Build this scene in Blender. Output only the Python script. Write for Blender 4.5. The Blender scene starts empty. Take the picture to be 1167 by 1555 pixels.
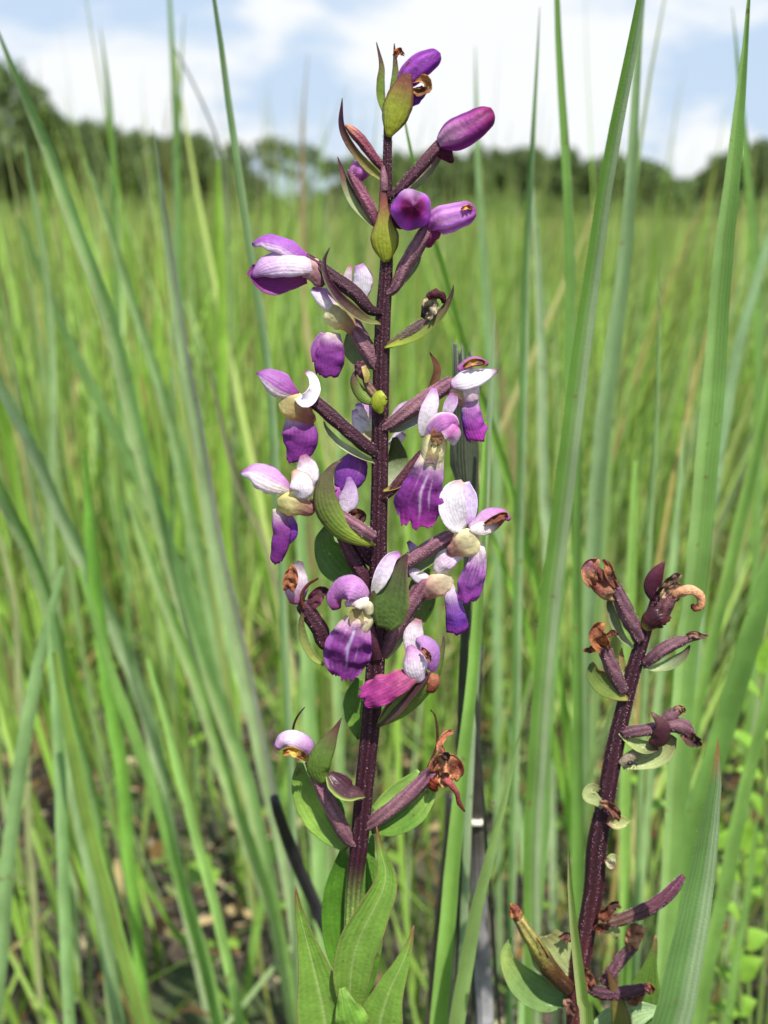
import bpy, math, random
import numpy as np
from mathutils import Vector, Matrix, noise
random.seed(7)
rng = np.random.default_rng(7)
S = bpy.context.scene
COL = S.collection

# ---------------------------------------------------------------- camera, world, sun, exposure
PITCH = math.radians(13.45)
HALF = math.radians(22.5)
TH = math.tan(HALF)
CAM = np.array([0.0, 0.0, 0.55])
AX = np.array([0.0, math.cos(PITCH), -math.sin(PITCH)])     # viewing axis
UPV = np.array([0.0, math.sin(PITCH), math.cos(PITCH)])
RT = np.array([1.0, 0.0, 0.0])
cd = bpy.data.cameras.new('camera')
cam = bpy.data.objects.new('camera', cd); COL.objects.link(cam)
cam.location = CAM; cam.rotation_euler = (math.pi/2 - PITCH, 0, 0)
cd.sensor_fit = 'VERTICAL'; cd.sensor_height = 24; cd.sensor_width = 18
cd.lens = 12/TH; cd.clip_start = 0.01; cd.clip_end = 3000
cd.dof.use_dof = True; cd.dof.focus_distance = 0.300; cd.dof.aperture_fstop = 10.0
S.camera = cam

SUN_EL, SUN_AZ = 57.0, 163.0      # azimuth clockwise from +Y: high, behind the camera and a little to its right
w = bpy.data.worlds.new('World'); S.world = w; w.use_nodes = True
nt = w.node_tree; N = nt.nodes; L = nt.links
for n in list(N): N.remove(n)
out = N.new('ShaderNodeOutputWorld'); bg = N.new('ShaderNodeBackground'); bg.inputs[1].default_value = 0.1
sky = N.new('ShaderNodeTexSky'); sky.sky_type = 'NISHITA'; sky.sun_disc = False
sky.sun_elevation = math.radians(SUN_EL); sky.sun_rotation = math.radians(SUN_AZ)
sky.air_density = 1.0; sky.dust_density = 1.2; sky.ozone_density = 1.4
tc = N.new('ShaderNodeTexCoord')
def wn(t, **k):
    n = N.new(t)
    for a, v in k.items(): setattr(n, a, v)
    return n
def wmath(op, a, b=None, clamp=False):
    n = wn('ShaderNodeMath', operation=op, use_clamp=clamp)
    for i, x in enumerate((a, b)):
        if x is None: continue
        if isinstance(x, (int, float)): n.inputs[i].default_value = x
        else: L.new(x, n.inputs[i])
    return n.outputs[0]
mp = wn('ShaderNodeMapping'); mp.inputs['Scale'].default_value = (1, 1, 2.4)
mp.inputs['Location'].default_value = (0.35, 0.1, 0.0)
L.new(tc.outputs['Generated'], mp.inputs[0])
n1 = wn('ShaderNodeTexNoise'); n1.inputs['Scale'].default_value = 6.5; n1.inputs['Detail'].default_value = 9
n1.inputs['Roughness'].default_value = 0.56; n1.inputs['Distortion'].default_value = 0.25
L.new(mp.outputs[0], n1.inputs[0])
n2 = wn('ShaderNodeTexNoise'); n2.inputs['Scale'].default_value = 1.3; n2.inputs['Detail'].default_value = 4
L.new(mp.outputs[0], n2.inputs[0])
def pixdir(x, y):
    d = RT*((x-583.5)/777.5*TH) + UPV*((777.5-y)/777.5*TH) + AX
    return d/np.linalg.norm(d)
# cumulus banks: direction, angular radius, weight
cover = wmath('MULTIPLY', n2.outputs[0], 0.30)
for (x, y, r, wt) in ((40,105,0.06,.24),(175,130,0.05,.22),(250,210,.05,.10),(420,38,.03,.17),(620,70,.10,.20),(760,60,.115,.26),(800,165,.085,.24),(880,120,.05,.17),(900,180,.04,.12),
                      (560,190,.06,.12),(1070,262,.035,.26),(700,215,.06,.14),(330,250,.08,.06),(1150,215,.05,.12),(1000,-120,.2,.1),(-300,100,.2,.2),(1500,60,.25,.2),(300,-500,.3,.15)):
    d = pixdir(x, y)
    vm = wn('ShaderNodeVectorMath', operation='DISTANCE'); L.new(tc.outputs['Generated'], vm.inputs[0]); vm.inputs[1].default_value = d
    mr = wn('ShaderNodeMapRange', interpolation_type='SMOOTHSTEP'); L.new(vm.outputs['Value'], mr.inputs[0])
    mr.inputs[1].default_value = 0; mr.inputs[2].default_value = r*1.5; mr.inputs[3].default_value = wt*.62; mr.inputs[4].default_value = 0
    cover = wmath('ADD', cover, mr.outputs[0])
dens = wmath('ADD', wmath('MULTIPLY', n1.outputs[0], 1.0), cover)
mr = wn('ShaderNodeMapRange', interpolation_type='SMOOTHSTEP'); L.new(dens, mr.inputs[0])
mr.inputs[1].default_value = 0.72; mr.inputs[2].default_value = 0.94
veil = wn('ShaderNodeMapRange', interpolation_type='SMOOTHSTEP'); L.new(dens, veil.inputs[0])
veil.inputs[1].default_value = 0.28; veil.inputs[2].default_value = 0.72; veil.inputs[3].default_value = 0.55; veil.inputs[4].default_value = 0.90
mx1 = wn('ShaderNodeMix', data_type='RGBA'); L.new(veil.outputs[0], mx1.inputs[0]); L.new(sky.outputs[0], mx1.inputs[6])
mx1.inputs[7].default_value = (4.1, 5.1, 6.45, 1)
mx2 = wn('ShaderNodeMix', data_type='RGBA'); L.new(mr.outputs[0], mx2.inputs[0]); L.new(mx1.outputs[2], mx2.inputs[6])
mx2.inputs[7].default_value = (6.7, 6.85, 7.0, 1)
L.new(mx2.outputs[2], bg.inputs[0]); L.new(bg.outputs[0], out.inputs[0])

sd = bpy.data.lights.new('sun', 'SUN'); sd.energy = 5.0; sd.angle = math.radians(0.53); sd.color = (1.0, 0.95, 0.87)
sun = bpy.data.objects.new('sun', sd); COL.objects.link(sun)
az, el = math.radians(SUN_AZ), math.radians(SUN_EL)
tosun = Vector((math.sin(az)*math.cos(el), math.cos(az)*math.cos(el), math.sin(el)))
sun.rotation_euler = tosun.to_track_quat('Z', 'Y').to_euler(); sun.location = (0, -3, 6)
S.view_settings.view_transform = 'Standard'; S.view_settings.look = 'None'
S.view_settings.exposure = 0.55; S.view_settings.gamma = 1; S.view_settings.use_curve_mapping = False
S.render.engine = 'CYCLES'
S.cycles.max_bounces = 8; S.cycles.transparent_max_bounces = 8

# ---------------------------------------------------------------- pixel-to-place helpers
def ray(px, py):
    return RT*((px-583.5)/777.5*TH) + UPV*((777.5-py)/777.5*TH) + AX
PXD = TH/777.5
def W(px, py, z=0.0, Y=0.30):
    """point on the ray of a photo pixel at world distance Y, brought z plant-pixels nearer"""
    yy = Y - z*0.30*PXD
    d = ray(px, py)
    return CAM + d*(yy/d[1])
def sc(p):      # metres per photo pixel at a point
    return float(np.dot(p - CAM, AX))*PXD
def lin(h):
    h = h.lstrip('#'); v = np.array([int(h[i:i+2], 16)/255 for i in (0, 2, 4)])
    return np.where(v <= .04045, v/12.92, ((v+.055)/1.055)**2.4)
def hint(n):
    v = RT*n[0] + UPV*n[1] - AX*n[2]
    return v/np.linalg.norm(v)
def spline(P, n):
    """Catmull-Rom through rows of P, n+1 samples, roughly even by chord"""
    P = np.asarray(P, float)
    if len(P) == 2:
        t = np.linspace(0, 1, n+1)[:, None]; return P[0]*(1-t) + P[1]*t
    Q = np.vstack([2*P[0]-P[1], P, 2*P[-1]-P[-2]])
    seg = np.maximum(np.linalg.norm((P[1:]-P[:-1])[:, :3], axis=1), 1e-9)
    cum = np.concatenate([[0], np.cumsum(seg)]); cum /= cum[-1]
    res = []
    for t in np.linspace(0, 1, n+1):
        i = min(max(int(np.searchsorted(cum, t, side='right'))-1, 0), len(P)-2)
        u = (t-cum[i])/(cum[i+1]-cum[i])
        p0, p1, p2, p3 = Q[i], Q[i+1], Q[i+2], Q[i+3]
        res.append(.5*((2*p1) + (p2-p0)*u + (2*p0-5*p1+4*p2-p3)*u*u + (3*p1-p0-3*p2+p3)*u**3))
    return np.array(res)
def widths(ws, n):
    ws = np.asarray(ws, float); t = np.linspace(0, 1, n+1); k = np.linspace(0, 1, len(ws))
    r = spline(np.stack([k, ws], 1), 400)
    return np.maximum(np.interp(t, r[:, 0], r[:, 1]), 0.02)
def sm(a, b, x):
    t = np.clip((x-a)/(b-a), 0, 1); return t*t*(3-2*t)
def nz(x, y, z=0.0): return noise.noise(Vector((x, y, z)))

# ---------------------------------------------------------------- object helpers
def mesh_obj(name, verts, faces, mat, parent=None, cols=None, uvs=None, smooth=True, origin=None, solid=0.0):
    v = np.asarray(verts, float)
    if parent is not None and origin is None: origin = ROOT.get(parent.name)
    if origin is not None: v = v - origin
    me = bpy.data.meshes.new(name); me.from_pydata(v.tolist(), [], [list(map(int, f)) for f in faces])
    if smooth: me.polygons.foreach_set('use_smooth', [True]*len(me.polygons))
    if cols is not None:
        a = me.color_attributes.new('Col', 'FLOAT_COLOR', 'POINT')
        c = np.ones((len(v), 4)); c[:, :3] = np.clip(cols, 0, 1); a.data.foreach_set('color', c.ravel())
    if uvs is not None:
        ul = me.uv_layers.new(name='UVMap'); li = np.zeros(len(me.loops), int); me.loops.foreach_get('vertex_index', li)
        ul.data.foreach_set('uv', np.asarray(uvs)[li].ravel())
    me.materials.append(mat); me.update()
    o = bpy.data.objects.new(name, me); COL.objects.link(o)
    if parent is not None: o.parent = parent
    elif origin is not None: o.location = origin
    if solid:
        md = o.modifiers.new('thickness', 'SOLIDIFY'); md.thickness = solid; md.offset = 0
    return o
ROOT = {}
def tag(o, label=None, cat=None, group=None, kind=None):
    for k, v in (('label', label), ('category', cat), ('group', group), ('kind', kind)):
        if v: o[k] = v
    return o
def thing(name, label, cat, base, group=None):
    o = bpy.data.objects.new(name, None); COL.objects.link(o); o.location = base; o.empty_display_size = .02
    ROOT[o.name] = np.array(base, float); return tag(o, label, cat, group)
def part(name, parent, label=None):
    o = bpy.data.objects.new(name, None); COL.objects.link(o); o.parent = parent; o.empty_display_size = .01
    ROOT[o.name] = ROOT[parent.name]; return tag(o, label)

# ---------------------------------------------------------------- materials
def make_mat(name, rough=.5, trans=.3, spec=.35, stripes=0, sbump=.0, bump=.0, bscale=900, var=.12, vscale=300, tint=(1, 1, 1), sheen=0.0, sdark=.0, spots=0., spotc=(.16,.09,.04,1), spscale=260):
    m = bpy.data.materials.new(name); m.use_nodes = True; t = m.node_tree; N = t.nodes; L = t.links
    for n in list(N): N.remove(n)
    o = N.new('ShaderNodeOutputMaterial'); p = N.new('ShaderNodeBsdfPrincipled')
    a = N.new('ShaderNodeAttribute'); a.attribute_name = 'Col'
    g = N.new('ShaderNodeNewGeometry')
    nn = N.new('ShaderNodeTexNoise'); nn.inputs['Scale'].default_value = vscale; nn.inputs['Detail'].default_value = 5
    L.new(g.outputs['Position'], nn.inputs[0])
    mr = N.new('ShaderNodeMapRange'); L.new(nn.outputs[0], mr.inputs[0]); mr.inputs[1].default_value = .25; mr.inputs[2].default_value = .75
    mr.inputs[3].default_value = 1-var; mr.inputs[4].default_value = 1+var
    val = mr.outputs[0]
    if stripes:
        uv = N.new('ShaderNodeUVMap'); uv.uv_map = 'UVMap'; sp = N.new('ShaderNodeSeparateXYZ'); L.new(uv.outputs[0], sp.inputs[0])
        mu = N.new('ShaderNodeMath'); mu.operation = 'MULTIPLY'; mu.inputs[1].default_value = stripes*math.pi*2; L.new(sp.outputs[0], mu.inputs[0])
        ad = N.new('ShaderNodeMath'); ad.operation = 'MULTIPLY_ADD'; L.new(nn.outputs[0], ad.inputs[0]); ad.inputs[1].default_value = .7; L.new(mu.outputs[0], ad.inputs[2])
        si = N.new('ShaderNodeMath'); si.operation = 'SINE'; L.new(ad.outputs[0], si.inputs[0])
        if sdark:
            m2 = N.new('ShaderNodeMapRange'); L.new(si.outputs[0], m2.inputs[0]); m2.inputs[1].default_value = -1; m2.inputs[2].default_value = 1
            m2.inputs[3].default_value = 1-sdark; m2.inputs[4].default_value = 1+sdark*.6
            m3 = N.new('ShaderNodeMath'); m3.operation = 'MULTIPLY'; L.new(val, m3.inputs[0]); L.new(m2.outputs[0], m3.inputs[1]); val = m3.outputs[0]
    vm = N.new('ShaderNodeVectorMath'); vm.operation = 'SCALE'; L.new(a.outputs['Color'], vm.inputs[0]); L.new(val, vm.inputs['Scale'])
    vt = N.new('ShaderNodeVectorMath'); vt.operation = 'MULTIPLY'; L.new(vm.outputs[0], vt.inputs[0]); vt.inputs[1].default_value = tint
    csock = vt.outputs[0]
    if spots:
        ns = N.new('ShaderNodeTexNoise'); ns.inputs['Scale'].default_value = spscale; ns.inputs['Detail'].default_value = 2; L.new(g.outputs['Position'], ns.inputs[0])
        ms_ = N.new('ShaderNodeMapRange'); ms_.interpolation_type = 'SMOOTHSTEP'; L.new(ns.outputs[0], ms_.inputs[0]); ms_.inputs[1].default_value = .69; ms_.inputs[2].default_value = .75; ms_.inputs[4].default_value = spots
        mc = N.new('ShaderNodeMix'); mc.data_type = 'RGBA'; L.new(ms_.outputs[0], mc.inputs[0]); L.new(csock, mc.inputs[6]); mc.inputs[7].default_value = spotc; csock = mc.outputs[2]
    L.new(csock, p.inputs['Base Color'])
    p.inputs['Roughness'].default_value = rough; p.inputs['Specular IOR Level'].default_value = spec
    if sheen: p.inputs['Sheen Weight'].default_value = sheen; p.inputs['Sheen Roughness'].default_value = .4
    nrm = None
    if bump:
        b = N.new('ShaderNodeBump'); b.inputs['Strength'].default_value = bump; b.inputs['Distance'].default_value = .0004
        nb = N.new('ShaderNodeTexNoise'); nb.inputs['Scale'].default_value = bscale; nb.inputs['Detail'].default_value = 3
        L.new(g.outputs['Position'], nb.inputs[0]); L.new(nb.outputs[0], b.inputs['Height']); nrm = b.outputs[0]
    if stripes and sbump:
        b = N.new('ShaderNodeBump'); b.inputs['Strength'].default_value = sbump; b.inputs['Distance'].default_value = .0002
        L.new(si.outputs[0], b.inputs['Height'])
        if nrm: L.new(nrm, b.inputs['Normal'])
        nrm = b.outputs[0]
    if nrm: L.new(nrm, p.inputs['Normal'])
    if trans > 0:
        tr = N.new('ShaderNodeBsdfTranslucent')
        h = N.new('ShaderNodeHueSaturation'); h.inputs['Saturation'].default_value = 1.12; h.inputs['Value'].default_value = 1.1
        L.new(csock, h.inputs['Color']); L.new(h.outputs[0], tr.inputs[0])
        if nrm: L.new(nrm, tr.inputs['Normal'])
        ms = N.new('ShaderNodeMixShader'); ms.inputs[0].default_value = trans
        L.new(p.outputs[0], ms.inputs[1]); L.new(tr.outputs[0], ms.inputs[2]); L.new(ms.outputs[0], o.inputs[0])
    else: L.new(p.outputs[0], o.inputs[0])
    return m
M_PETAL = make_mat('petal_tissue', .48, .42, .25, stripes=9, sbump=.15, bump=.6, bscale=1000, var=.14, vscale=900, sdark=.07, spots=.35, spotc=(.45,.22,.28,1), spscale=420)
M_LEAF = make_mat('leaf_tissue', .36, .30, .4, tint=(1.0,.90,1.0), stripes=7, sbump=.2, bump=.5, bscale=900, var=.2, vscale=200, sdark=.045, spots=.6, spotc=(.13,.06,.03,1), spscale=330)
M_STEM = make_mat('hairy_purple_stem', .55, 0, .35, stripes=0, bump=.9, bscale=2200, var=.3, vscale=900)
M_DRY = make_mat('withered_tissue', .8, .2, .12, stripes=0, bump=1.0, bscale=1800, var=.35, vscale=1100)
M_GRASS = make_mat('grass_blade_tissue', .42, .36, .35, stripes=7, sbump=.2, bump=.3, bscale=1500, var=.16, vscale=70, sdark=.09, tint=(.95,.94,.76), spots=.65, spotc=(.22,.13,.06,1), spscale=190)
M_FIELD = make_mat('meadow_grass_tissue', .5, .30, .3, var=.1, vscale=9, tint=(.84,.88,.60))
M_CHAR = make_mat('charred_straw', .36, 0, .5, stripes=9, sbump=.8, bump=.5, bscale=500, var=.35, vscale=120)
M_HAIR = make_mat('pale_hair', .35, .3, .5, var=.05)
M_BARK = make_mat('bark', .9, 0, .2, bump=1, bscale=6, var=.3, vscale=2)
M_CROWN = make_mat('tree_foliage', .6, .42, .2, var=.15, vscale=.6)

# ---------------------------------------------------------------- shape helpers
def grad(stops, pos=None, neg=None, streak=None, blot=0.06, seed=0.0, rib=None):
    """stops along v (0 base .. 1 tip); pos/neg = (stops, from |u|) colour each margin"""
    def ev(st, v):
        k = [s[0] for s in st]; c = np.array([lin(s[1]) for s in st])
        return np.stack([np.interp(v, k, c[:, i]) for i in range(3)], -1)
    def f(u, v):
        c = ev(stops, v)
        for side, sg in ((pos, 1), (neg, -1)):
            if side:
                e = ev(side[0], v); t = sm(side[1], min(1.0, side[1]+.35), sg*u)[..., None]; c = c*(1-t) + e*t
        if streak:
            hexc, v0, v1, k, um = streak
            t = (np.clip(np.cos(u*k*math.pi+.6*np.sin(v*9)), 0, 1)**1.5)*sm(v0, v0+.12, v)*(1-sm(v1-.2, v1, v+.12*np.sin(u*23)))*(1-sm(um-.12, um, np.abs(u)))
            c = c*(1-t[..., None]) + lin(hexc)*t[..., None]
        if rib: t = ((1-sm(.02, .09, np.abs(u)))*.55)[..., None]; c = c*(1-t)+lin(rib)*t
        b = 1 + blot*(np.sin(u*7.3+seed*3+v*5) * np.sin(v*11.7+seed*5+u*3)*1.5)
        return c*b[..., None]
    return f
def frames(C, nh):
    T = np.gradient(C, axis=0); T /= np.linalg.norm(T, axis=1)[:, None]
    nh = np.asarray(nh, float)
    if nh.ndim == 1: H = np.tile(hint(nh), (len(C), 1))
    else:
        Hk = np.array([hint(x) for x in nh]); t = np.linspace(0, len(Hk)-1, len(C)); i = np.minimum(t.astype(int), len(Hk)-2); f = (t-i)[:, None]
        H = Hk[i]*(1-f)+Hk[i+1]*f
    Sd = np.cross(T, H); Sd /= np.linalg.norm(Sd, axis=1)[:, None]
    Nn = np.cross(Sd, T); return T, Sd, Nn
def sheet(name, parent, pts, ws, col, mat=None, nrm=(0, 0, 1), nu=10, nv=18, cup=.5, fold=0., rip=.0, rfreq=3., tip=(0, 2), twist=0., Y=0.30, solid=1.0, label=None, crum=0., bot=0., seed=None):
    """petal or leaf: pts (x, y[, z]) photo pixels, ws full widths in photo pixels"""
    seed = random.random()*50 if seed is None else seed
    P = np.array([W(p[0], p[1], p[2] if len(p) > 2 else 0, Y) for p in pts])
    sp = np.array([sc(p) for p in P]); s0 = sp.mean()
    C = spline(P, nv); wv = widths(ws, nv)*s0*.5
    T, Sd, Nn = frames(C, nrm)
    Lg = np.linalg.norm(np.diff(C, axis=0), axis=1).sum()
    u = np.linspace(-1, 1, nu+1); v = np.linspace(0, 1, nv+1)
    V = np.zeros((nv+1, nu+1, 3))
    for i in range(nv+1):
        tw = twist*v[i]; ct, st = math.cos(tw), math.sin(tw)
        sd = Sd[i]*ct + Nn[i]*st; nn = Nn[i]*ct - Sd[i]*st
        c = cup if not callable(cup) else cup(v[i])
        for j in range(nu+1):
            a = c*u[j]
            if abs(c) > 1e-3:
                k = math.sin(min(abs(c), math.pi/2)); lat = math.sin(a)/k*(1 if c > 0 else 1)*(1 if c > 0 else 1); dep = (1-math.cos(a))/k*(1 if c > 0 else -1)
                if c < 0: lat = -lat*-1 if False else math.sin(abs(c)*u[j])/k
            else: lat, dep = u[j], 0
            r = rip*(abs(u[j])**1.5)*math.sin(rfreq*v[i]*6.283+seed+(1.7 if u[j] > 0 else 0)) + crum*nz(u[j]*1.8+seed, v[i]*4.5, seed)*1.6 + rip*.6*nz(u[j]*2+seed, v[i]*7, 3.1)
            V[i, j] = C[i] + sd*(lat*wv[i]*(1+.05*nz(v[i]*9+seed, u[j]*2))) + nn*(dep*wv[i] + fold*abs(u[j])*wv[i] + r*s0)
        if tip[0]:
            e = v[i]**4
            for j in range(nu+1):
                V[i, j] += T[i]*e*s0*tip[0]*(.35*math.cos(math.pi*u[j]*tip[1]) - 1.3*u[j]**2 + 1.1*nz(u[j]*3+seed, 2.2) + .7*nz(u[j]*8+seed, 7.2))
        if bot:
            e = (1-v[i])**4
            for j in range(nu+1): V[i, j] += T[i]*e*s0*bot*u[j]**2
    uu, vv = np.meshgrid(u, v); cc = col(uu, vv) if callable(col) else np.tile(lin(col), (nv+1, nu+1, 1))
    if mat is None: cc = cc*.94 + np.array([.032, .018, .032])
    elif mat is M_DRY: cc = cc*.85 + np.array([.03, .03, .028])
    F = [(i*(nu+1)+j, i*(nu+1)+j+1, (i+1)*(nu+1)+j+1, (i+1)*(nu+1)+j) for i in range(nv) for j in range(nu)]
    uvs = np.stack([(uu+1)/2, vv], -1).reshape(-1, 2)
    o = mesh_obj(name, V.reshape(-1, 3), F, mat or M_PETAL, parent, cc.reshape(-1, 3), uvs, solid=solid*s0*.6)
    if label: o['label'] = label
    return o
HAIRS = {}
def tube(name, parent, pts, rs, col, mat=None, n=12, nv=20, ridge=(0, 0), flat=1., nrm=(0, 0, 1), Y=0.30, rough=0., label=None, hair=0., twist=0., cap=True, seed=None, hroot=None, end=0.):
    """ovary, stem or bud: rs are radii in photo pixels"""
    seed = random.random()*50 if seed is None else seed
    P = np.array([W(p[0], p[1], p[2] if len(p) > 2 else 0, Y) for p in pts])
    s0 = np.mean([sc(p) for p in P]); C = spline(P, nv); r = widths(rs, nv)*s0
    if end:
        tt = np.clip((np.linspace(0, 1, nv+1)-(1-end))/end, 0, 1); r = r*np.sqrt(np.maximum(1-tt**2.2, .004))
    T, Sd, Nn = frames(C, nrm); V = []; uv = []
    for i in range(nv+1):
        v = i/nv
        for j in range(n):
            th = 2*math.pi*j/n + twist*v
            rr = r[i]*(1 + ridge[1]*math.cos(ridge[0]*th) + rough*nz(math.cos(th)*1.6+seed, math.sin(th)*1.6, v*7+seed)*2)
            V.append(C[i] + Sd[i]*math.cos(th)*rr + Nn[i]*math.sin(th)*rr*flat); uv.append((j/n, v))
    F = [(i*n+j, i*n+(j+1) % n, (i+1)*n+(j+1) % n, (i+1)*n+j) for i in range(nv) for j in range(n)]
    if cap: F += [tuple(range(n))[::-1], tuple(nv*n+j for j in range(n))]
    uv = np.array(uv); th = uv[:, 0]*2*math.pi
    cc = col(np.sin(th), uv[:, 1]) if callable(col) else np.tile(lin(col), (len(V), 1))
    if ridge[1]: cc = cc*(1+.35*np.cos(ridge[0]*th))[:, None]
    o = mesh_obj(name, V, F, mat or M_STEM, parent, cc, uv)
    if label: o['label'] = label
    if hair:
        hs = HAIRS.setdefault(hroot or parent.name, [])
        Lg = np.linalg.norm(np.diff(C, axis=0), axis=1).sum()/s0
        for _ in range(int(Lg*hair)):
            t = random.random()*nv; i = min(int(t), nv-1); f = t-i
            th = random.random()*6.283
            if ridge[1]: th = round(th*ridge[0]/6.283)*6.283/ridge[0] + random.gauss(0, .10)
            c = C[i]*(1-f)+C[i+1]*f; rr = r[i]*(1-f)+r[i+1]*f; rr *= 1+ridge[1]*math.cos(ridge[0]*th)
            d = Sd[i]*math.cos(th) + Nn[i]*math.sin(th)*flat
            hs.append((c+d*rr*.98, d/np.linalg.norm(d), T[i], s0))
    return o
def hair_mesh(parent, key, name='hairs'):
    V = []; F = []
    for (p, d, t, s) in HAIRS.get(key, []):
        l = random.uniform(.7, 2.0)*s; q = np.cross(d, t); w_ = .42*s; k = len(V)
        e = p + d*l + t*random.uniform(-.6, .8)*s
        V += [p+q*w_, p-q*w_, p+t*w_*1.2, e+q*w_*.6, e-q*w_*.6, e+t*w_*.8]
        F += [(k, k+1, k+4, k+3), (k+1, k+2, k+5, k+4), (k+2, k, k+3, k+5), (k+3, k+4, k+5)]
    if V:
        o = mesh_obj(name, V, F, M_HAIR, parent, np.tile(lin('#c4aab0'), (len(V), 1)), origin=ROOT[parent.name]); o['kind'] = 'stuff'

# ================================================================ SETTING
def big_mesh(name, V, F, mat, cols, kind=None, smooth=True, uvs=None):
    """fast numpy mesh of quads"""
    me = bpy.data.meshes.new(name); V = np.asarray(V, np.float32); F = np.asarray(F, np.int32)
    me.vertices.add(len(V)); me.vertices.foreach_set('co', V.ravel())
    me.loops.add(F.size); me.loops.foreach_set('vertex_index', F.ravel())
    me.polygons.add(len(F)); me.polygons.foreach_set('loop_start', np.arange(0, F.size, F.shape[1], dtype=np.int32))
    me.update(calc_edges=True)
    if smooth: me.polygons.foreach_set('use_smooth', np.ones(len(F), bool))
    a = me.color_attributes.new('Col', 'FLOAT_COLOR', 'POINT'); c = np.ones((len(V), 4), np.float32); c[:, :3] = cols; a.data.foreach_set('color', c.ravel())
    if uvs is not None:
        ul = me.uv_layers.new(name='UVMap'); ul.data.foreach_set('uv', np.asarray(uvs, np.float32)[F.ravel()].ravel())
    me.materials.append(mat); me.validate()
    o = bpy.data.objects.new(name, me); COL.objects.link(o)
    if kind: o['kind'] = kind
    return o

# ground: fine relief near the camera, flat far off
def ground():
    ys = np.concatenate([np.linspace(-3, 0.2, 12), np.linspace(.3, 3.5, 130), np.geomspace(3.7, 1500, 30)])
    xs = np.concatenate([-np.geomspace(1200, 1.6, 22), np.linspace(-1.5, 1.5, 110), np.geomspace(1.6, 1200, 22)])
    V = []; c = []
    for y in ys:
        for x in xs:
            k = math.exp(-(x*x+y*y)/30)
            V.append((x, y, k*(.018*nz(x*6, y*6, 1)+.010*nz(x*22, y*22, 5)+.006*nz(x*60, y*60, 3))-.006)); c.append((1, 1, 1))
    n = len(xs); F = [(i*n+j, i*n+j+1, (i+1)*n+j+1, (i+1)*n+j) for i in range(len(ys)-1) for j in range(n-1)]
    m = bpy.data.materials.new('dark_peaty_soil'); m.use_nodes = True; t = m.node_tree; p = t.nodes['Principled BSDF']; p.inputs['Roughness'].default_value = .85
    tcn = t.nodes.new('ShaderNodeNewGeometry'); a = t.nodes.new('ShaderNodeTexNoise'); a.inputs['Scale'].default_value = 26; a.inputs['Detail'].default_value = 8
    b = t.nodes.new('ShaderNodeTexNoise'); b.inputs['Scale'].default_value = 5; b.inputs['Detail'].default_value = 5
    r = t.nodes.new('ShaderNodeValToRGB'); r.color_ramp.elements[0].position = .35; r.color_ramp.elements[0].color = (.012, .009, .007, 1); r.color_ramp.elements[1].position = .7; r.color_ramp.elements[1].color = (.085, .062, .042, 1)
    r2 = t.nodes.new('ShaderNodeValToRGB'); r2.color_ramp.elements[0].position = .5; r2.color_ramp.elements[0].color = (0, 0, 0, 1); r2.color_ramp.elements[1].position = .62; r2.color_ramp.elements[1].color = (1, 1, 1, 1)
    mx = t.nodes.new('ShaderNodeMix'); mx.data_type = 'RGBA'; mx.inputs[7].default_value = (.05, .085, .02, 1)
    for nn in (a, b): t.links.new(tcn.outputs['Position'], nn.inputs[0])
    t.links.new(a.outputs[0], r.inputs[0]); t.links.new(b.outputs[0], r2.inputs[0]); t.links.new(r2.outputs[0], mx.inputs[0]); t.links.new(r.outputs[0], mx.inputs[6]); t.links.new(mx.outputs[2], p.inputs['Base Color'])
    bu = t.nodes.new('ShaderNodeBump'); bu.inputs['Strength'].default_value = .8; bu.inputs['Distance'].default_value = .01; t.links.new(a.outputs[0], bu.inputs['Height']); t.links.new(bu.outputs[0], p.inputs['Normal'])
    o = big_mesh('ground', V, F, m, np.ones((len(V), 3)), 'structure')
ground()

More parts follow.
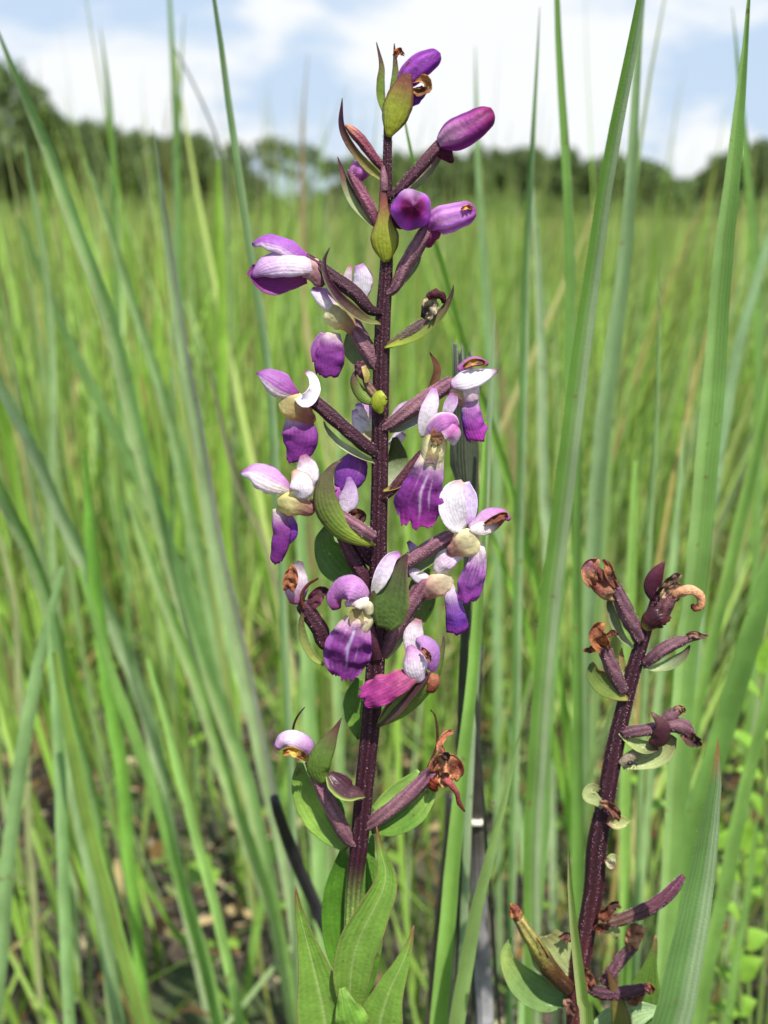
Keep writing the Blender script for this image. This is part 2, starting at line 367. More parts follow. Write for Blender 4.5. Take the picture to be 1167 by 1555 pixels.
# ---- meadow: tens of thousands of blades, one mass
PAL = np.array([lin(h) for h in ('#86a852', '#97b861', '#6f9440', '#a3be74', '#95b080', '#abc29c', '#b3c084', '#bfb490', '#809a62', '#9c8a64')])
def field(name, y0, y1, dens, hmin, hmax, w0, segs, across, half=.52, leanx=.16, leansd=.17, pw=None, seed=1, keep=None, clump=0.):
    g = np.random.default_rng(seed)
    area = half*(y1*y1-y0*y0)*1.06; n = int(area*dens)
    y = np.sqrt(g.uniform(y0*y0, y1*y1, n)); x = g.uniform(-1, 1, n)*(y*half+.25)
    # tussocks: pull bases toward random centres
    cx = np.round(x*5+g.normal(0, .12, n))/5 + .07*np.sin(y*31); x = np.where(g.random(n) < .55, x*.35+cx*.65, x)
    if keep is not None:
        k = keep(x, y, g); x, y = x[k], y[k]; n = len(x)
    h = g.uniform(hmin, hmax, n)*(1+.12*np.sin(x*2.1)*np.cos(y*1.3)+.06*np.sin(x*.7+y*.23)); pat = 1+.14*np.sin(x*.9+1.3*np.sin(y*.31))*np.cos(y*.43+.5*x)+.10*np.sin(x*3.3+y*1.9)
    if clump:
        cell = (np.floor((x+.2*np.sin(y*3))/.55*1.0)*73.1+np.floor(y/.75)*19.7); hh = np.abs(np.sin(cell*12.9898)*43758.5453) % 1; h = h*np.where(hh < .16, 1+clump, np.where(hh > .8, 1-.35*clump, 1.0)); pat = pat*(.86+.28*((hh*7.3) % 1))
    lx = leanx*np.clip(x/(y*.36+.1), -1.4, 1.4) + g.normal(0, leansd, n); ly = g.normal(0, leansd, n)
    curve = g.uniform(0, .5, n)*np.sign(lx+g.normal(0, .05, n)); wv = w0*g.uniform(.5, 1.3, n)
    az = g.uniform(0, math.pi, n)
    pr = np.array(pw or [.22, .20, .20, .10, .05, .04, .06, .04, .06, .03]); ci = g.choice(len(PAL), n, p=pr/pr.sum())
    c0 = PAL[ci]*g.uniform(.36, 1.25, (n, 1))*pat[:, None]
    t = np.linspace(0, 1, segs+1); m = across+1; u = np.linspace(-1, 1, m)
    V = np.zeros((n, segs+1, m, 3), np.float32); Cc = np.zeros((n, segs+1, m, 3), np.float32)
    sx, sy = np.cos(az*.55-.45), np.sin(az*.55-.45)
    for i, tt in enumerate(t):
        px = x + h*(lx*tt + curve*lx.clip(-.3, .3)*tt*tt*1.4 + .02*np.sin(tt*4+az*3)); py = y + h*(ly*tt*.8)
        pz = h*tt*(1-.18*tt*np.abs(curve)) - .01
        ww = wv*.5*((.55+.45*min(1, tt*4)) if tt < .6 else 1)*(1-max(0, (tt-.45)/.55)**1.6*.94)
        for j, uu in enumerate(u):
            V[:, i, j, 0] = px + sx*uu*ww + (abs(uu)*-.35*sy*ww); V[:, i, j, 1] = py + sy*uu*ww + abs(uu)*.35*sx*ww; V[:, i, j, 2] = pz
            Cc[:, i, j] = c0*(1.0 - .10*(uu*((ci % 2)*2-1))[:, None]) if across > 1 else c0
            if tt > .85: Cc[:, i, j] = Cc[:, i, j]*.6 + lin('#a08c58')*.35
            if tt < .12: Cc[:, i, j] = Cc[:, i, j]*.6 + lin('#9a9468')*.3
    k = m*(segs+1); base = (np.arange(n)*k)[:, None]
    q = np.array([(i*m+j, i*m+j+1, (i+1)*m+j+1, (i+1)*m+j) for i in range(segs) for j in range(m-1)])
    F = (base[:, :, None] + q[None]).reshape(-1, 4)
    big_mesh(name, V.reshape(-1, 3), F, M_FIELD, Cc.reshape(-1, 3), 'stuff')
def keep_near(x, y, g):
    # thin where the photograph looks down to dark soil
    a = np.exp(-((x+.22)**2/.045+(y-.98)**2/.05))*.8 + np.exp(-((x-.02)**2/.02+(y-.85)**2/.03))*.5
    return g.random(len(x)) > a
GREY = [.16, .15, .14, .14, .12, .10, .06, .05, .05, .03]
field('near_grass', .64, 1.6, 760, .22, .60, .0042, 9, 2, leanx=.32, leansd=.14, pw=GREY, seed=3, keep=keep_near, half=.50)
field('tall_grass', .8, 3.4, 58, .52, .84, .0050, 9, 2, leanx=.10, leansd=.07, pw=GREY, seed=4)
field('leaning_grass', .70, 1.5, 90, .40, .72, .0062, 10, 2, leanx=.42, leansd=.10, pw=GREY, seed=13, keep=lambda x, y, g: (x < -.03)|(g.random(len(x)) < .7))
field('dry_stalks', 1.0, 7, 9, .34, .74, .0045, 8, 1, leanx=.12, leansd=.13, pw=[0, 0, 0, .06, 0, .1, .3, .4, 0, .2], seed=15)
field('far_blades', 2.4, 5.5, 26, .42, .74, .011, 6, 2, leanx=.15, leansd=.12, pw=GREY, seed=16)
field('mid_blades', 1.15, 2.6, 95, .36, .72, .0085, 8, 2, leanx=.26, leansd=.12, pw=GREY, seed=14)
field('short_grass', .6, 1.9, 1100, .05, .26, .004, 4, 1, leanx=.05, leansd=.45, pw=[.2, .2, .12, .1, .05, .03, .08, .12, .05, .05], seed=5, keep=keep_near)
field('mid_grass', 1.5, 4.2, 950, .22, .56, .0050, 6, 1, leanx=.2, leansd=.20, seed=6, clump=.25)
field('meadow_grass', 4.2, 14, 330, .24, .53, .0070, 4, 1, leanx=.1, leansd=.2, pw=[.19, .22, .12, .15, .08, .06, .10, .04, .03, .01], seed=8, clump=.40)
field('tall_meadow_grass', 2.0, 18, 22, .46, .76, .0060, 5, 1, leanx=.05, leansd=.10, pw=[.1, .15, .1, .15, .15, .1, .1, .1, .03, .02], seed=9)
field('far_grass', 14, 80, 19, .30, .55, .026, 2, 1, leanx=.03, leansd=.2, pw=[.2, .24, .12, .16, .06, .04, .12, .05, .01, .0], seed=10, clump=.35)

# ---- dead litter on the soil: straw, leaf scraps, charred bits
def litter():
    g = np.random.default_rng(21); V = []; F = []; C = []
    pal = [lin(h) for h in ('#8a7550', '#a8966c', '#5d452e', '#3a2c22', '#b8a888', '#6e5a34', '#2a2522', '#7d8a52', '#7d6844')]
    for k in range(6500):
        y = math.sqrt(g.uniform(.35, 5.5)); x = g.uniform(-1, 1)*(y*.5+.2); l = g.uniform(.01, .09); a = g.uniform(0, math.pi); w_ = g.uniform(.001, .0035) if g.random() < .8 else g.uniform(.004, .009)
        if w_ > .004: l = g.uniform(.01, .03)
        z = g.uniform(.0, .035); dz = g.normal(0, .25); d = np.array([math.cos(a), math.sin(a), dz]); s = np.array([-math.sin(a), math.cos(a), g.normal(0, .5)])*w_
        b = len(V); p = np.array([x, y, z+.01]); md = p + d*l*.5 + np.array([0, 0, g.uniform(-.2, .3)*l])
        for q, f in ((p, .5), (md, 1), (p+d*l, .3)): V += [q+s*f, q-s*f]
        F += [(b, b+1, b+3, b+2), (b+2, b+3, b+5, b+4)]; C += [pal[g.integers(0, 9)]*g.uniform(.6, 1.1)]*6
    big_mesh('plant_litter', V, F, M_DRY, np.array(C), 'stuff', smooth=False)
litter()
# small broad herbs low in the sward
def herbs():
    g = np.random.default_rng(22); V = []; F = []; C = []
    for k in range(700):
        y = math.sqrt(g.uniform(.42, 6)); x = g.uniform(-1, 1)*(y*.5+.2); h = g.uniform(.02, .16)
        if g.random() < .5 and x < 0: continue
        for q in range(g.integers(2, 6)):
            a = g.uniform(0, 6.283); l = g.uniform(.008, .024); w_ = l*g.uniform(.25, .5); p = np.array([x+g.normal(0, .008), y+g.normal(0, .008), h*g.uniform(.3, 1)])
            d = np.array([math.cos(a), math.sin(a), g.uniform(-.1, .7)]); s = np.cross(d, (0, 0, 1)); s /= np.linalg.norm(s); b = len(V)
            V += [p, p+d*l*.5+s*w_, p+d*l*.5-s*w_, p+d*l]; F += [(b, b+1, b+3, b+2)]; C += [lin('#86aa50')*g.uniform(.5, 1.1)]*4
    big_mesh('ground_herbs', V, F, M_FIELD, np.array(C), 'stuff')
herbs()

# ---- trees of the far edge
def crown_mesh(name, seed, clumps, leaves, size, flat=.5, irr=.45, umbrella=False):
    """unit crown: radius about 1 sideways, 1 high, centre at z .5"""
    g = np.random.default_rng(seed); cs = []
    for i in range(clumps):
        a = g.uniform(0, 6.283); r = math.sqrt(g.uniform(0, 1)); z = g.uniform(0, 1)
        if umbrella:
            rr = r*.95; c = (rr*math.cos(a), rr*math.sin(a), .78 - .35*rr*rr + g.normal(0, .05) - (.35 if g.random() < .18 else 0)); s = g.uniform(.13, .24)
        else:
            prof = math.sqrt(max(0.05, 1-(2*z-1)**2)); rr = (.55+.45*g.random())*prof*(1-irr*.4*g.random()); c = (rr*math.cos(a)*.86, rr*math.sin(a)*.86, .12+z*.8); s = g.uniform(.15, .28)
        cs.append((c, s))
    V = []; C = []
    for (c, s) in cs:
        m = int(leaves/clumps*g.uniform(.6, 1.4)); d = g.normal(0, 1, (m, 3)); d /= np.linalg.norm(d, axis=1)[:, None]; d *= (g.random((m, 1))**.45)*s
        d[:, 2] *= .55 if umbrella else .75
        P = d + np.array(c); sh = g.uniform(.75, 1.2)
        A = g.normal(0, 1, (m, 3)); A /= np.linalg.norm(A, axis=1)[:, None]; B = np.cross(A, g.normal(0, 1, (m, 3))); B /= np.linalg.norm(B, axis=1)[:, None]
        sz = size*g.uniform(.6, 1.4, (m, 1)); V.append(np.stack([P-A*sz, P+B*sz*.5, P+A*sz, P-B*sz*.5], 1))
        C.append(np.repeat(np.array([[.125, .18, .065]])*sh*g.uniform(.7, 1.35, (m, 1)), 4, 0).reshape(-1, 3))
    V = np.concatenate(V).reshape(-1, 3); F = np.arange(len(V)).reshape(-1, 4)
    o = big_mesh(name, V, F, M_CROWN, np.concatenate(C), smooth=False)
    return o, cs
def make_tree(seed, umbrella, clumps, leaves, size, dark=1.0):
    root = bpy.data.objects.new('savanna_tree' if umbrella else 'bushy_tree', None); COL.objects.link(root)
    cr, cs = crown_mesh('crown', seed, clumps, leaves, size, umbrella=umbrella); cr.parent = root; cr.scale = (1, 1, .62 if umbrella else .85); cr.location.z = .30 if umbrella else .12
    g = np.random.default_rng(seed+50); V = []; F = []
    def limb(a, b, r0, r1, bend):
        a, b = np.array(a, float), np.array(b, float); m = (a+b)/2 + bend; k0 = len(V); 
        for i in range(6):
            t = i/5; p = a*(1-t)**2+2*m*t*(1-t)+b*t*t; r = r0*(1-t)+r1*t
            for j in range(6): V.append(p+np.array([math.cos(j*1.047)*r, math.sin(j*1.047)*r, 0]))
        for i in range(5):
            for j in range(6): F.append((k0+i*6+j, k0+i*6+(j+1) % 6, k0+(i+1)*6+(j+1) % 6, k0+(i+1)*6+j))
    th = .42 if umbrella else .3; limb((0, 0, -.02), (.03, 0, th), .045, .032, g.normal(0, .03, 3))
    sz, lz = cr.scale[2], cr.location.z
    for (c, s) in cs[:9]: limb((.03, 0, th*g.uniform(.6, 1)), (c[0]*.85, c[1]*.85, c[2]*sz+lz-.02), .022, .006, np.array([0, 0, -.05]))
    tr = big_mesh('trunk', V, F, M_BARK, np.tile([.10, .085, .07], (len(V), 1))); tr.parent = root
    return root
def copy_tree(o, parent=None):
    c = o.copy(); COL.objects.link(c); c.parent = parent
    for ch in [x for x in bpy.data.objects if x.parent == o]: copy_tree(ch, c)
    return c
protos = {'b1': make_tree(31, False, 44, 8500, .05), 'b2': make_tree(32, False, 34, 6500, .055), 'u1': make_tree(33, True, 30, 2400, .036), 'u2': make_tree(34, True, 22, 1900, .036)}
TREES = [  # centre px, top px, crown width px, distance, kind, label
 (10, 112, 170, 78, 'b1', 'tallest dark tree at the far left edge, rising above the tree line'),
 (82, 178, 110, 84, 'b2', 'dark tree just right of the tallest one at the left edge'),
 (150, 196, 110, 92, 'b1', 'round dark tree behind the grass at upper left, third from the left edge'),
 (222, 206, 110, 96, 'b2', 'dark tree behind the two upright blurred blades at upper left'),
 (296, 212, 90, 100, 'b1', 'dark tree left of the sky gap, beside the bending stalk at upper left'),
 (352, 222, 60, 104, 'u2', 'small thin crowned tree behind the long curved blade left of the flower spike'),
 (400, 188, 110, 92, 'u1', 'flat topped tree left of the flower spike, with sky showing under its crown'),
 (470, 208, 90, 100, 'u2', 'thin airy tree with sky gaps between the flat topped tree and the flower spike'),
 (530, 222, 90, 106, 'u1', 'airy flat topped tree just left of the uppermost flowers'),
 (600, 236, 90, 110, 'b2', 'dark tree mostly hidden behind the upper flower stem'),
 (668, 236, 90, 112, 'b1', 'dark tree between the two pink buds on the right of the spike'),
 (735, 226, 90, 110, 'b2', 'dark tree right of the large pink bud, where the tree line is highest'),
 (800, 232, 90, 112, 'b1', 'dark tree behind the thin upright blade right of the spike'),
 (865, 233, 84, 112, 'b2', 'dark tree between the upright blade and the long folded blade'),
 (930, 242, 84, 116, 'b1', 'dark tree behind the long folded blade in the right half'),
 (990, 252, 70, 118, 'b2', 'low tree at the left end of the dip in the right tree line'),
 (1040, 276, 70, 122, 'b1', 'lowest tree in the dip of the right tree line under the small cloud'),
 (1104, 236, 76, 108, 'b2', 'dark tree behind the broad pale edged blade at right'),
 (1160, 222, 90, 100, 'b1', 'dark tree at the right edge of the view'),
]
used = set()
for (cx_, ty, cw, Y, kd, lab) in TREES:
    pr = protos[kd]; o = pr if kd not in used else copy_tree(pr); used.add(kd)
    b = W(cx_, 330, 0, Y); top = W(cx_, ty, 0, Y); wid = cw*sc(b)
    o.location = (b[0], Y, 0); H = top[2]; o.scale = (wid*.66, wid*.66, H*1.0/(.93 if kd[0] == 'u' else .95)); o.rotation_euler = (0, 0, random.uniform(0, 6))
    tag(o, lab, 'tree', 'trees along the far edge of the meadow')
def wood():
    g = np.random.default_rng(77); n = 42000; xs = g.uniform(-500, 1700, n); Y = g.uniform(112, 150, n)
    gap = np.exp(-((xs-455)/75)**2)
    top = 248 + 10*np.sin(xs/61) + 7*np.sin(xs/23+1) + 52*gap + 34*np.exp(-((xs-1045)/38)**2) - 30*np.exp(-((xs-40)/130)**2)
    py = 352 - (352-top)*g.random(n)**.8
    P = np.array([W(x, y, 0, yy) for x, y, yy in zip(xs, py, Y)]); P = P[P[:, 2] > -.1]; n = len(P)
    A = g.normal(0, 1, (n, 3)); A /= np.linalg.norm(A, axis=1)[:, None]; B = np.cross(A, g.normal(0, 1, (n, 3))); B /= np.linalg.norm(B, axis=1)[:, None]; sz = g.uniform(.25, .6, (n, 1))
    V = np.stack([P-A*sz, P+B*sz*.6, P+A*sz, P-B*sz*.6], 1).reshape(-1, 3)
    C = np.repeat(np.array([[.14, .205, .075]])*g.uniform(.6, 1.3, (n, 1)), 4, 0)
    big_mesh('distant_undergrowth', V, np.arange(len(V)).reshape(-1, 4), M_CROWN, C, 'stuff', smooth=False)
wood()
def scrub():
    # paler low bushes at the meadow's far side, in front of the trees
    g = np.random.default_rng(79); V = []; C = []
    for k in range(150):
        px = g.uniform(-250, 1400); Y = g.uniform(48, 88); c0 = W(px, 340, 0, Y); r = g.uniform(.9, 2.4); h = g.uniform(.7, 1.6); m = 110
        d = g.normal(0, .45, (m, 3))*np.array([r, r, h*.6]) + np.array([c0[0], Y, h*.5]); d[:, 2] = np.abs(d[:, 2])
        A = g.normal(0, 1, (m, 3)); A /= np.linalg.norm(A, axis=1)[:, None]; B = np.cross(A, g.normal(0, 1, (m, 3))); B /= np.linalg.norm(B, axis=1)[:, None]; sz = g.uniform(.1, .28, (m, 1))
        V.append(np.stack([d-A*sz, d+B*sz*.6, d+A*sz, d-B*sz*.6], 1)); C.append(np.repeat(np.array([[.15, .22, .06]])*g.uniform(.6, 1.3)*g.uniform(.7, 1.2, (m, 1)), 4, 0))
    V = np.concatenate(V).reshape(-1, 3)
    big_mesh('low_scrub', V, np.arange(len(V)).reshape(-1, 4), M_CROWN, np.concatenate(C), 'stuff', smooth=False)
scrub()

# ================================================================ GRASS BLADES ONE CAN TELL APART
def gcol(mid, left=None, right=None, tipc=None, midrib=None, base=None):
    def f(u, v):
        c = np.tile(lin(mid), u.shape+(1,))
        if left: c = c*(1-sm(.05, .55, -u))[..., None] + lin(left)*sm(.05, .55, -u)[..., None]
        if right: c = c*(1-sm(.05, .55, u))[..., None] + lin(right)*sm(.05, .55, u)[..., None]
        if midrib: t = (1-sm(.05, .16, np.abs(u)))[..., None]*.8; c = c*(1-t)+lin(midrib)*t
        if tipc: t = (1-sm(.0, .028, v))[..., None]; c = c*(1-t)+lin(tipc)*t
        if base: t = sm(.55, .95, v)[..., None]; c = c*(1-t)+lin(base)*t
        c = c*.82 + lin('#9db088')*.18
        b = 1+.09*np.sin(v*37+mid.__hash__() % 7)+.05*np.sin(v*91+u*3)
        return np.clip(c*1.04+.012, 0, .8)*b[..., None]
    return f
def blade(label, pts, ws, Y, col, fold=.35, face=0.0, nu=8, group=None, name='grass_blade', mat=None, ext=True, tipcut=0, rip=.15, cat='grass blade', solid=.0):
    """pts tip -> base in photo pixels, Y = (distance at tip, distance at base)"""
    n0 = len(pts); Ys = np.linspace(Y[0], Y[1], n0)
    P = [W(p[0], p[1], 0, yy) for p, yy in zip(pts, Ys)]
    wk = .86 if mat is None and P[0][1] > .32 else 1.0
    ww = [wi*wk*sc(p) for wi, p in zip(np.interp(np.linspace(0, 1, n0), np.linspace(0, 1, len(ws)), ws), P)]
    if ext and P[-1][2] > 0:
        d = P[-1]-P[-2]; d /= np.linalg.norm(d); d = d*.75 + np.array([0, 0, -.55]); d[2] = min(d[2], -.6)
        l = (P[-1][2]+.01)/-d[2]; P += [P[-1]+d*l*.5, P[-1]+d*l]; ww += [ww[-1]*.92, ww[-1]*.6]
    nv = 34; X = spline(np.hstack([np.array(P), np.array(ww)[:, None]]), nv); C, wv = X[:, :3], np.maximum(X[:, 3], 1e-4)*.5
    kk = random.random()*60; T, Sd, Nn = frames(C, (math.sin(face), .15, math.cos(face)))
    C = C + Sd*(wv*np.array([.55*nz(i*.16+kk, 1.7)+.25*nz(i*.5+kk, 4.2) for i in range(nv+1)])*np.clip(np.arange(nv+1)/6, 0, 1))[:, None]; u = np.linspace(-1, 1, nu+1); v = np.linspace(0, 1, nv+1); sd_ = random.random()*40
    V = np.zeros((nv+1, nu+1, 3))
    for i in range(nv+1):
        for j in range(nu+1):
            V[i, j] = C[i] + Sd[i]*u[j]*wv[i]*(1+.04*nz(v[i]*14+sd_, u[j])) + Nn[i]*wv[i]*(fold*abs(u[j]) + rip*nz(v[i]*9, u[j]+sd_))
        if tipcut and i == 0:
            for j in range(nu+1): V[0, j] -= T[0]*tipcut*PXD*.3*(nz(u[j]*3.1+sd_, .3)*1.6+.35*abs(u[j]))
    uu, vv = np.meshgrid(u, v); F = [(i*(nu+1)+j, i*(nu+1)+j+1, (i+1)*(nu+1)+j+1, (i+1)*(nu+1)+j) for i in range(nv) for j in range(nu)]
    # T points tip -> base, so u=+1 is the photo's left: flip
    cc = col(-uu, vv) if callable(col) else np.tile(lin(col), uu.shape+(1,))
    o = mesh_obj(name, V.reshape(-1, 3), F, mat or M_GRASS, None, cc.reshape(-1, 3), np.stack([(1-uu)/2, vv], -1).reshape(-1, 2), origin=np.array([P[-1][0], P[-1][1], 0]), solid=solid)
    tag(o, label, cat, group or 'single grass blades around the flowers'); return o, C, Sd, wv
GL, PA, BR, DK, YG, BL = '#84a866', '#aec492', '#8fbf52', '#5c8a34', '#9dbd58', '#809f74'
B = blade
# --- left side
B('long glaucous blade crossing the whole left side from the top left corner', [(-14,20),(30,130),(62,200),(118,360),(165,490),(205,640),(245,800),(285,930),(335,1070),(392,1250)], [2,14,20,26,27,28,29,29,28,26], (.50,.66), gcol(GL, PA, '#6f9c5c', midrib='#9cc48a'), face=.2)
B('pale straight blade whose narrow tip stands left of the tree gap at upper left', [(232,190),(246,290),(262,420),(285,560),(308,690),(332,830),(365,1000),(400,1170),(432,1300)], [1,13,20,24,26,27,27,25], (.50,.62), gcol('#a5c290', '#b9cfa6', '#b8aeb4'), face=-.2)
B('bluish green blade curving past the left purple flowers, entering from the top edge', [(322,-20),(334,60),(346,150),(362,260),(382,400),(402,520),(415,640),(420,760),(428,900)], [8,12,14,16,17,18,18,17], (.42,.50), gcol('#73986a', '#64895a', '#98b48c'), face=.5)
B('slender pale blade left of the long leaning one, tip below the tall dark tree', [(36,205),(46,270),(62,350),(76,470),(80,600),(78,760),(84,900),(96,1060),(104,1250)], [1,10,15,17,18,18,19,19], (.62,.70), gcol('#a3c593', GL, PA))
B('broad leaning blade starting at the left edge halfway up, pale with purple flecks', [(-14,560),(22,625),(60,700),(95,790),(140,880),(185,980),(225,1090)], [18,22,24,25,26,26], (.56,.68), gcol('#adc99b', '#c2d3b5', '#86a87a'))
B('green leaning blade coming in low on the left edge beneath the pale one', [(-20,700),(10,765),(48,850),(82,950),(104,1060),(135,1180),(150,1300)], [22,26,27,27,26,24], (.52,.62), gcol('#92bf78', PA, DK))
B('bright green upright blade with a soft pointed tip in the middle of the left half', [(128,682),(134,750),(141,830),(150,910),(164,1010),(178,1130),(195,1260)], [3,18,24,26,26,24], (.60,.66), gcol('#7fbd46', '#8fce58', '#6fa73c'))
B('dim blade leaning steeply behind the long glaucous one, crossing mid left', [(28,330),(70,430),(115,540),(170,650),(225,760),(275,870),(320,980)], [6,16,20,22,22,20], (.74,.86), gcol('#7da863', '#6b9450', '#93b97a'))
B('soft blurred blade with a grey green face leaning just right of the long glaucous one', [(130,240),(165,340),(200,460),(238,580),(272,700),(300,830),(330,960),(352,1080)], [3,12,18,20,22,22,20], (.72,.84), gcol('#93b87b', '#a9c795', '#7da263'))
B('blurred upright blade standing against the sky, first of the two left of the curved one', [(152,40),(163,120),(171,210),(176,330),(180,480),(186,640),(190,800)], [1,9,12,13,12,11], (1.0,1.1), gcol('#6fa050', '#628f4a', '#86ad66'))
B('tallest blurred upright blade in the upper left, its tip above the frame', [(256,-40),(262,80),(267,190),(271,300),(276,430),(280,600),(285,760)], [5,10,13,14,14,13], (.92,1.0), gcol('#76a758', BL, '#6a9a40'))
B('thin blurred blade touching the right side of the tallest upper left blade', [(280,20),(274,140),(270,260),(266,380),(262,560)], [1,6,7,8,8], (1.0,1.06), gcol(BL))
B('grey bent dry stalk hanging from the tallest blade toward the tree line', [(258,62),(278,96),(300,140),(322,190),(340,245),(346,330),(350,480)], [2,4,4,5,4,3], (.9,1.0), '#8a8f8c', fold=.8)
B('faint dry pinkish stalk rising into the sky between the tree gap and the spike', [(468,80),(462,160),(459,240),(460,330),(463,450)], [1,4,7,8,7], (1.25,1.3), gcol('#b08f78'))
B('reddish brown dry sliver leaning in the middle left sward', [(318,560),(335,630),(352,700),(372,760),(410,850)], [4,9,11,9,8], (.66,.72), gcol('#a79a86', '#b9a894'))
B('vivid yellow green upright blade behind the left flowers', [(332,240),(336,360),(340,480),(342,620),(344,780),(352,940)], [4,15,19,20,19,18], (.84,.90), gcol('#95c23f', '#82b032', '#a8cf5b'))
B('blade leaning left at the bottom left corner, wide and grey green', [(96,860),(72,960),(48,1070),(28,1190),(14,1320),(2,1450),(-12,1600)], [10,22,26,27,27,26], (.50,.52), gcol('#85ad74', '#97bd86', '#6b8f5c'))
B('upright blade running to the bottom edge near the left corner', [(76,930),(84,1040),(90,1160),(95,1300),(102,1440),(106,1600)], [12,20,22,22,21], (.50,.52), gcol('#8cb77c', '#9cc48d', '#7aa766'))
B('green blade with a brown tinted centre leaning in the lower left', [(84,990),(108,1120),(140,1260),(170,1380),(205,1500),(235,1620)], [12,22,26,26,25], (.47,.50), gcol('#7fae3e', '#6c8d34', '#93bf58', midrib='#8a7a40'))
B('glaucous leaning blade reaching the bottom edge left of the charred stick', [(104,1150),(125,1260),(150,1380),(172,1480),(190,1600)], [10,22,24,24,23], (.52,.54), gcol('#90b084', '#9dba90', '#7ea072'))
B('long straight blade from mid left passing behind the charred stick', [(196,760),(232,860),(268,960),(308,1070),(350,1190),(392,1320),(430,1450)], [8,19,23,24,24,22], (.60,.66), gcol('#97c274', PA, '#84ae5c'))
B('medium green blade leaning parallel between the two long left blades in the lower half', [(120,860),(160,990),(205,1120),(252,1260),(290,1390),(330,1540)], [8,20,22,23,23], (.56,.58), gcol('#7eb055', '#6a9a42', '#93c26c'))
B('narrow bright blade in front of the dark soil, lower left of centre', [(225,1000),(262,1130),(300,1270),(335,1420),(368,1580)], [6,14,17,18,17], (.54,.54), gcol('#86b45e', '#9ac873'))
B('wide pale blade leaning just left of the lowest white flower', [(300,700),(322,820),(342,920),(368,1020),(398,1130),(425,1230),(452,1330)], [6,20,24,25,25,23], (.68,.74), gcol('#a2c889', '#b2d39a', '#88b26a'))
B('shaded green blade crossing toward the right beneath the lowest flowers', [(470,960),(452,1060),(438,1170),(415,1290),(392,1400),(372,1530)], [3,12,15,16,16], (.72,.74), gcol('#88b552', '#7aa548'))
B('pale upright blade directly left of the stem at the height of the lowest leaves', [(462,620),(458,760),(462,900),(468,1040),(478,1180),(488,1320),(500,1470)], [6,18,24,27,28,27], (.62,.66), gcol('#94c07a', '#a6cd8d', '#86b26a'))
B('grey green blade showing just left of the main stem at mid height', [(516,640),(513,780),(511,900),(512,1040),(515,1200),(520,1380)], [6,14,17,18,18], (.66,.70), gcol('#9cc384', PA))
# --- right side
R1 = B('long folded blade right of the spike, left half dark and right half pale and hairy', [(978,-30),(962,60),(940,170),(921,270),(905,380),(890,480),(872,610),(855,740),(840,880),(826,1030),(815,1180),(808,1330),(806,1480)], [13,19,23,26,29,32,34,36,36,34,32,30,28], (.335,.42), gcol('#669440', '#5d8f2a', '#b5c9a6', midrib='#84a668'), fold=.55, nu=10)
B('bluish blade just behind the long folded one, slightly out of focus', [(978,-20),(968,100),(962,230),(952,360),(938,480),(922,600),(908,740),(898,880),(890,1020)], [6,14,20,26,30,30,26,20], (.50,.56), gcol('#84a47c', '#93b088', '#749468'))
R2 = B('broad light green blade with white hairy margins near the right edge', [(1140,-40),(1134,40),(1124,150),(1113,260),(1100,370),(1090,470),(1080,580),(1070,690),(1062,800),(1052,920),(1040,1060)], [4,9,22,30,36,39,42,42,40,38], (.35,.42), gcol('#8cb663', '#9cc47c', '#7fae5a', midrib='#7aa557'), fold=.4, nu=12)
B('narrow curved blade with its tip above the frame, right of the large pink bud', [(845,-30),(849,80),(856,190),(862,300),(866,420),(868,560),(872,700),(876,840),(878,990)], [9,13,16,18,20,20,20,19], (.46,.52), gcol('#76a44e', '#6b9c44', '#8ab368'))
B('slim dark edged blade that rises straight between the pink bud and the folded blade', [(820,10),(815,110),(809,220),(803,330),(799,430),(796,540),(793,660),(789,800),(786,950)], [1,6,10,13,15,16,17,16], (.47,.54), gcol('#608f4c', '#4f7f3c', '#b0c9a4'))
B('pale short blade leaning against the slim dark edged one', [(808,270),(815,380),(820,500),(822,620),(826,740),(832,850)], [3,13,17,18,18], (.62,.68), gcol('#b4cca6', '#c0d4b4'))
B('thin needle tipped blade with a dark left edge between the two big right blades', [(1001,395),(1002,470),(1000,560),(996,660),(990,760),(985,870),(982,980)], [1,4,8,11,13,13], (.46,.50), gcol('#86ad6c', '#4f7040', '#a9c795'))
B('blurred blade tip against the sky right of the large pink bud', [(722,70),(724,170),(729,290),(737,400),(746,520),(752,640),(756,800)], [1,8,13,16,17,17], (.74,.80), gcol('#90b080', '#7fa97c', '#a0be8c'))
B('thin green blade slanting behind the buds and down across the right side', [(612,170),(624,230),(646,320),(668,390),(690,470),(712,550),(744,640),(776,740),(806,850),(834,960),(858,1080)], [3,7,9,11,12,14,15,16,16], (.40,.58), gcol('#7eb03e', '#8fc04e', '#6c9c34'))
B('blurred grey green blade entering at the upper right corner', [(1112,10),(1120,90),(1128,190),(1142,320),(1150,470),(1152,640),(1150,800)], [1,7,16,20,20,19], (.66,.74), gcol('#79a852', '#6b9a3e', '#8cb46a'))
B('long pale blade leaning right behind the broad light green one', [(1180,330),(1150,420),(1124,520),(1104,630),(1086,740),(1070,860),(1058,1000)], [14,18,20,20,19,18], (.62,.66), gcol('#a0c29a', '#8fb487'))
B('wide blurred blade sweeping from the right edge down behind the withered plant', [(1200,760),(1168,870),(1136,980),(1108,1070),(1076,1180),(1046,1300),(1018,1440),(1000,1580)], [30,38,42,42,40,38,36], (.44,.50), gcol('#6fa048', '#7eaf58', '#649440'))
B('second leaning blade at the right edge, narrower and brighter', [(1190,480),(1166,600),(1142,720),(1112,840),(1084,960),(1060,1080),(1036,1220)], [14,20,22,23,22,20], (.52,.60), gcol('#8cb95c', '#9cc66c', '#79a84c'))
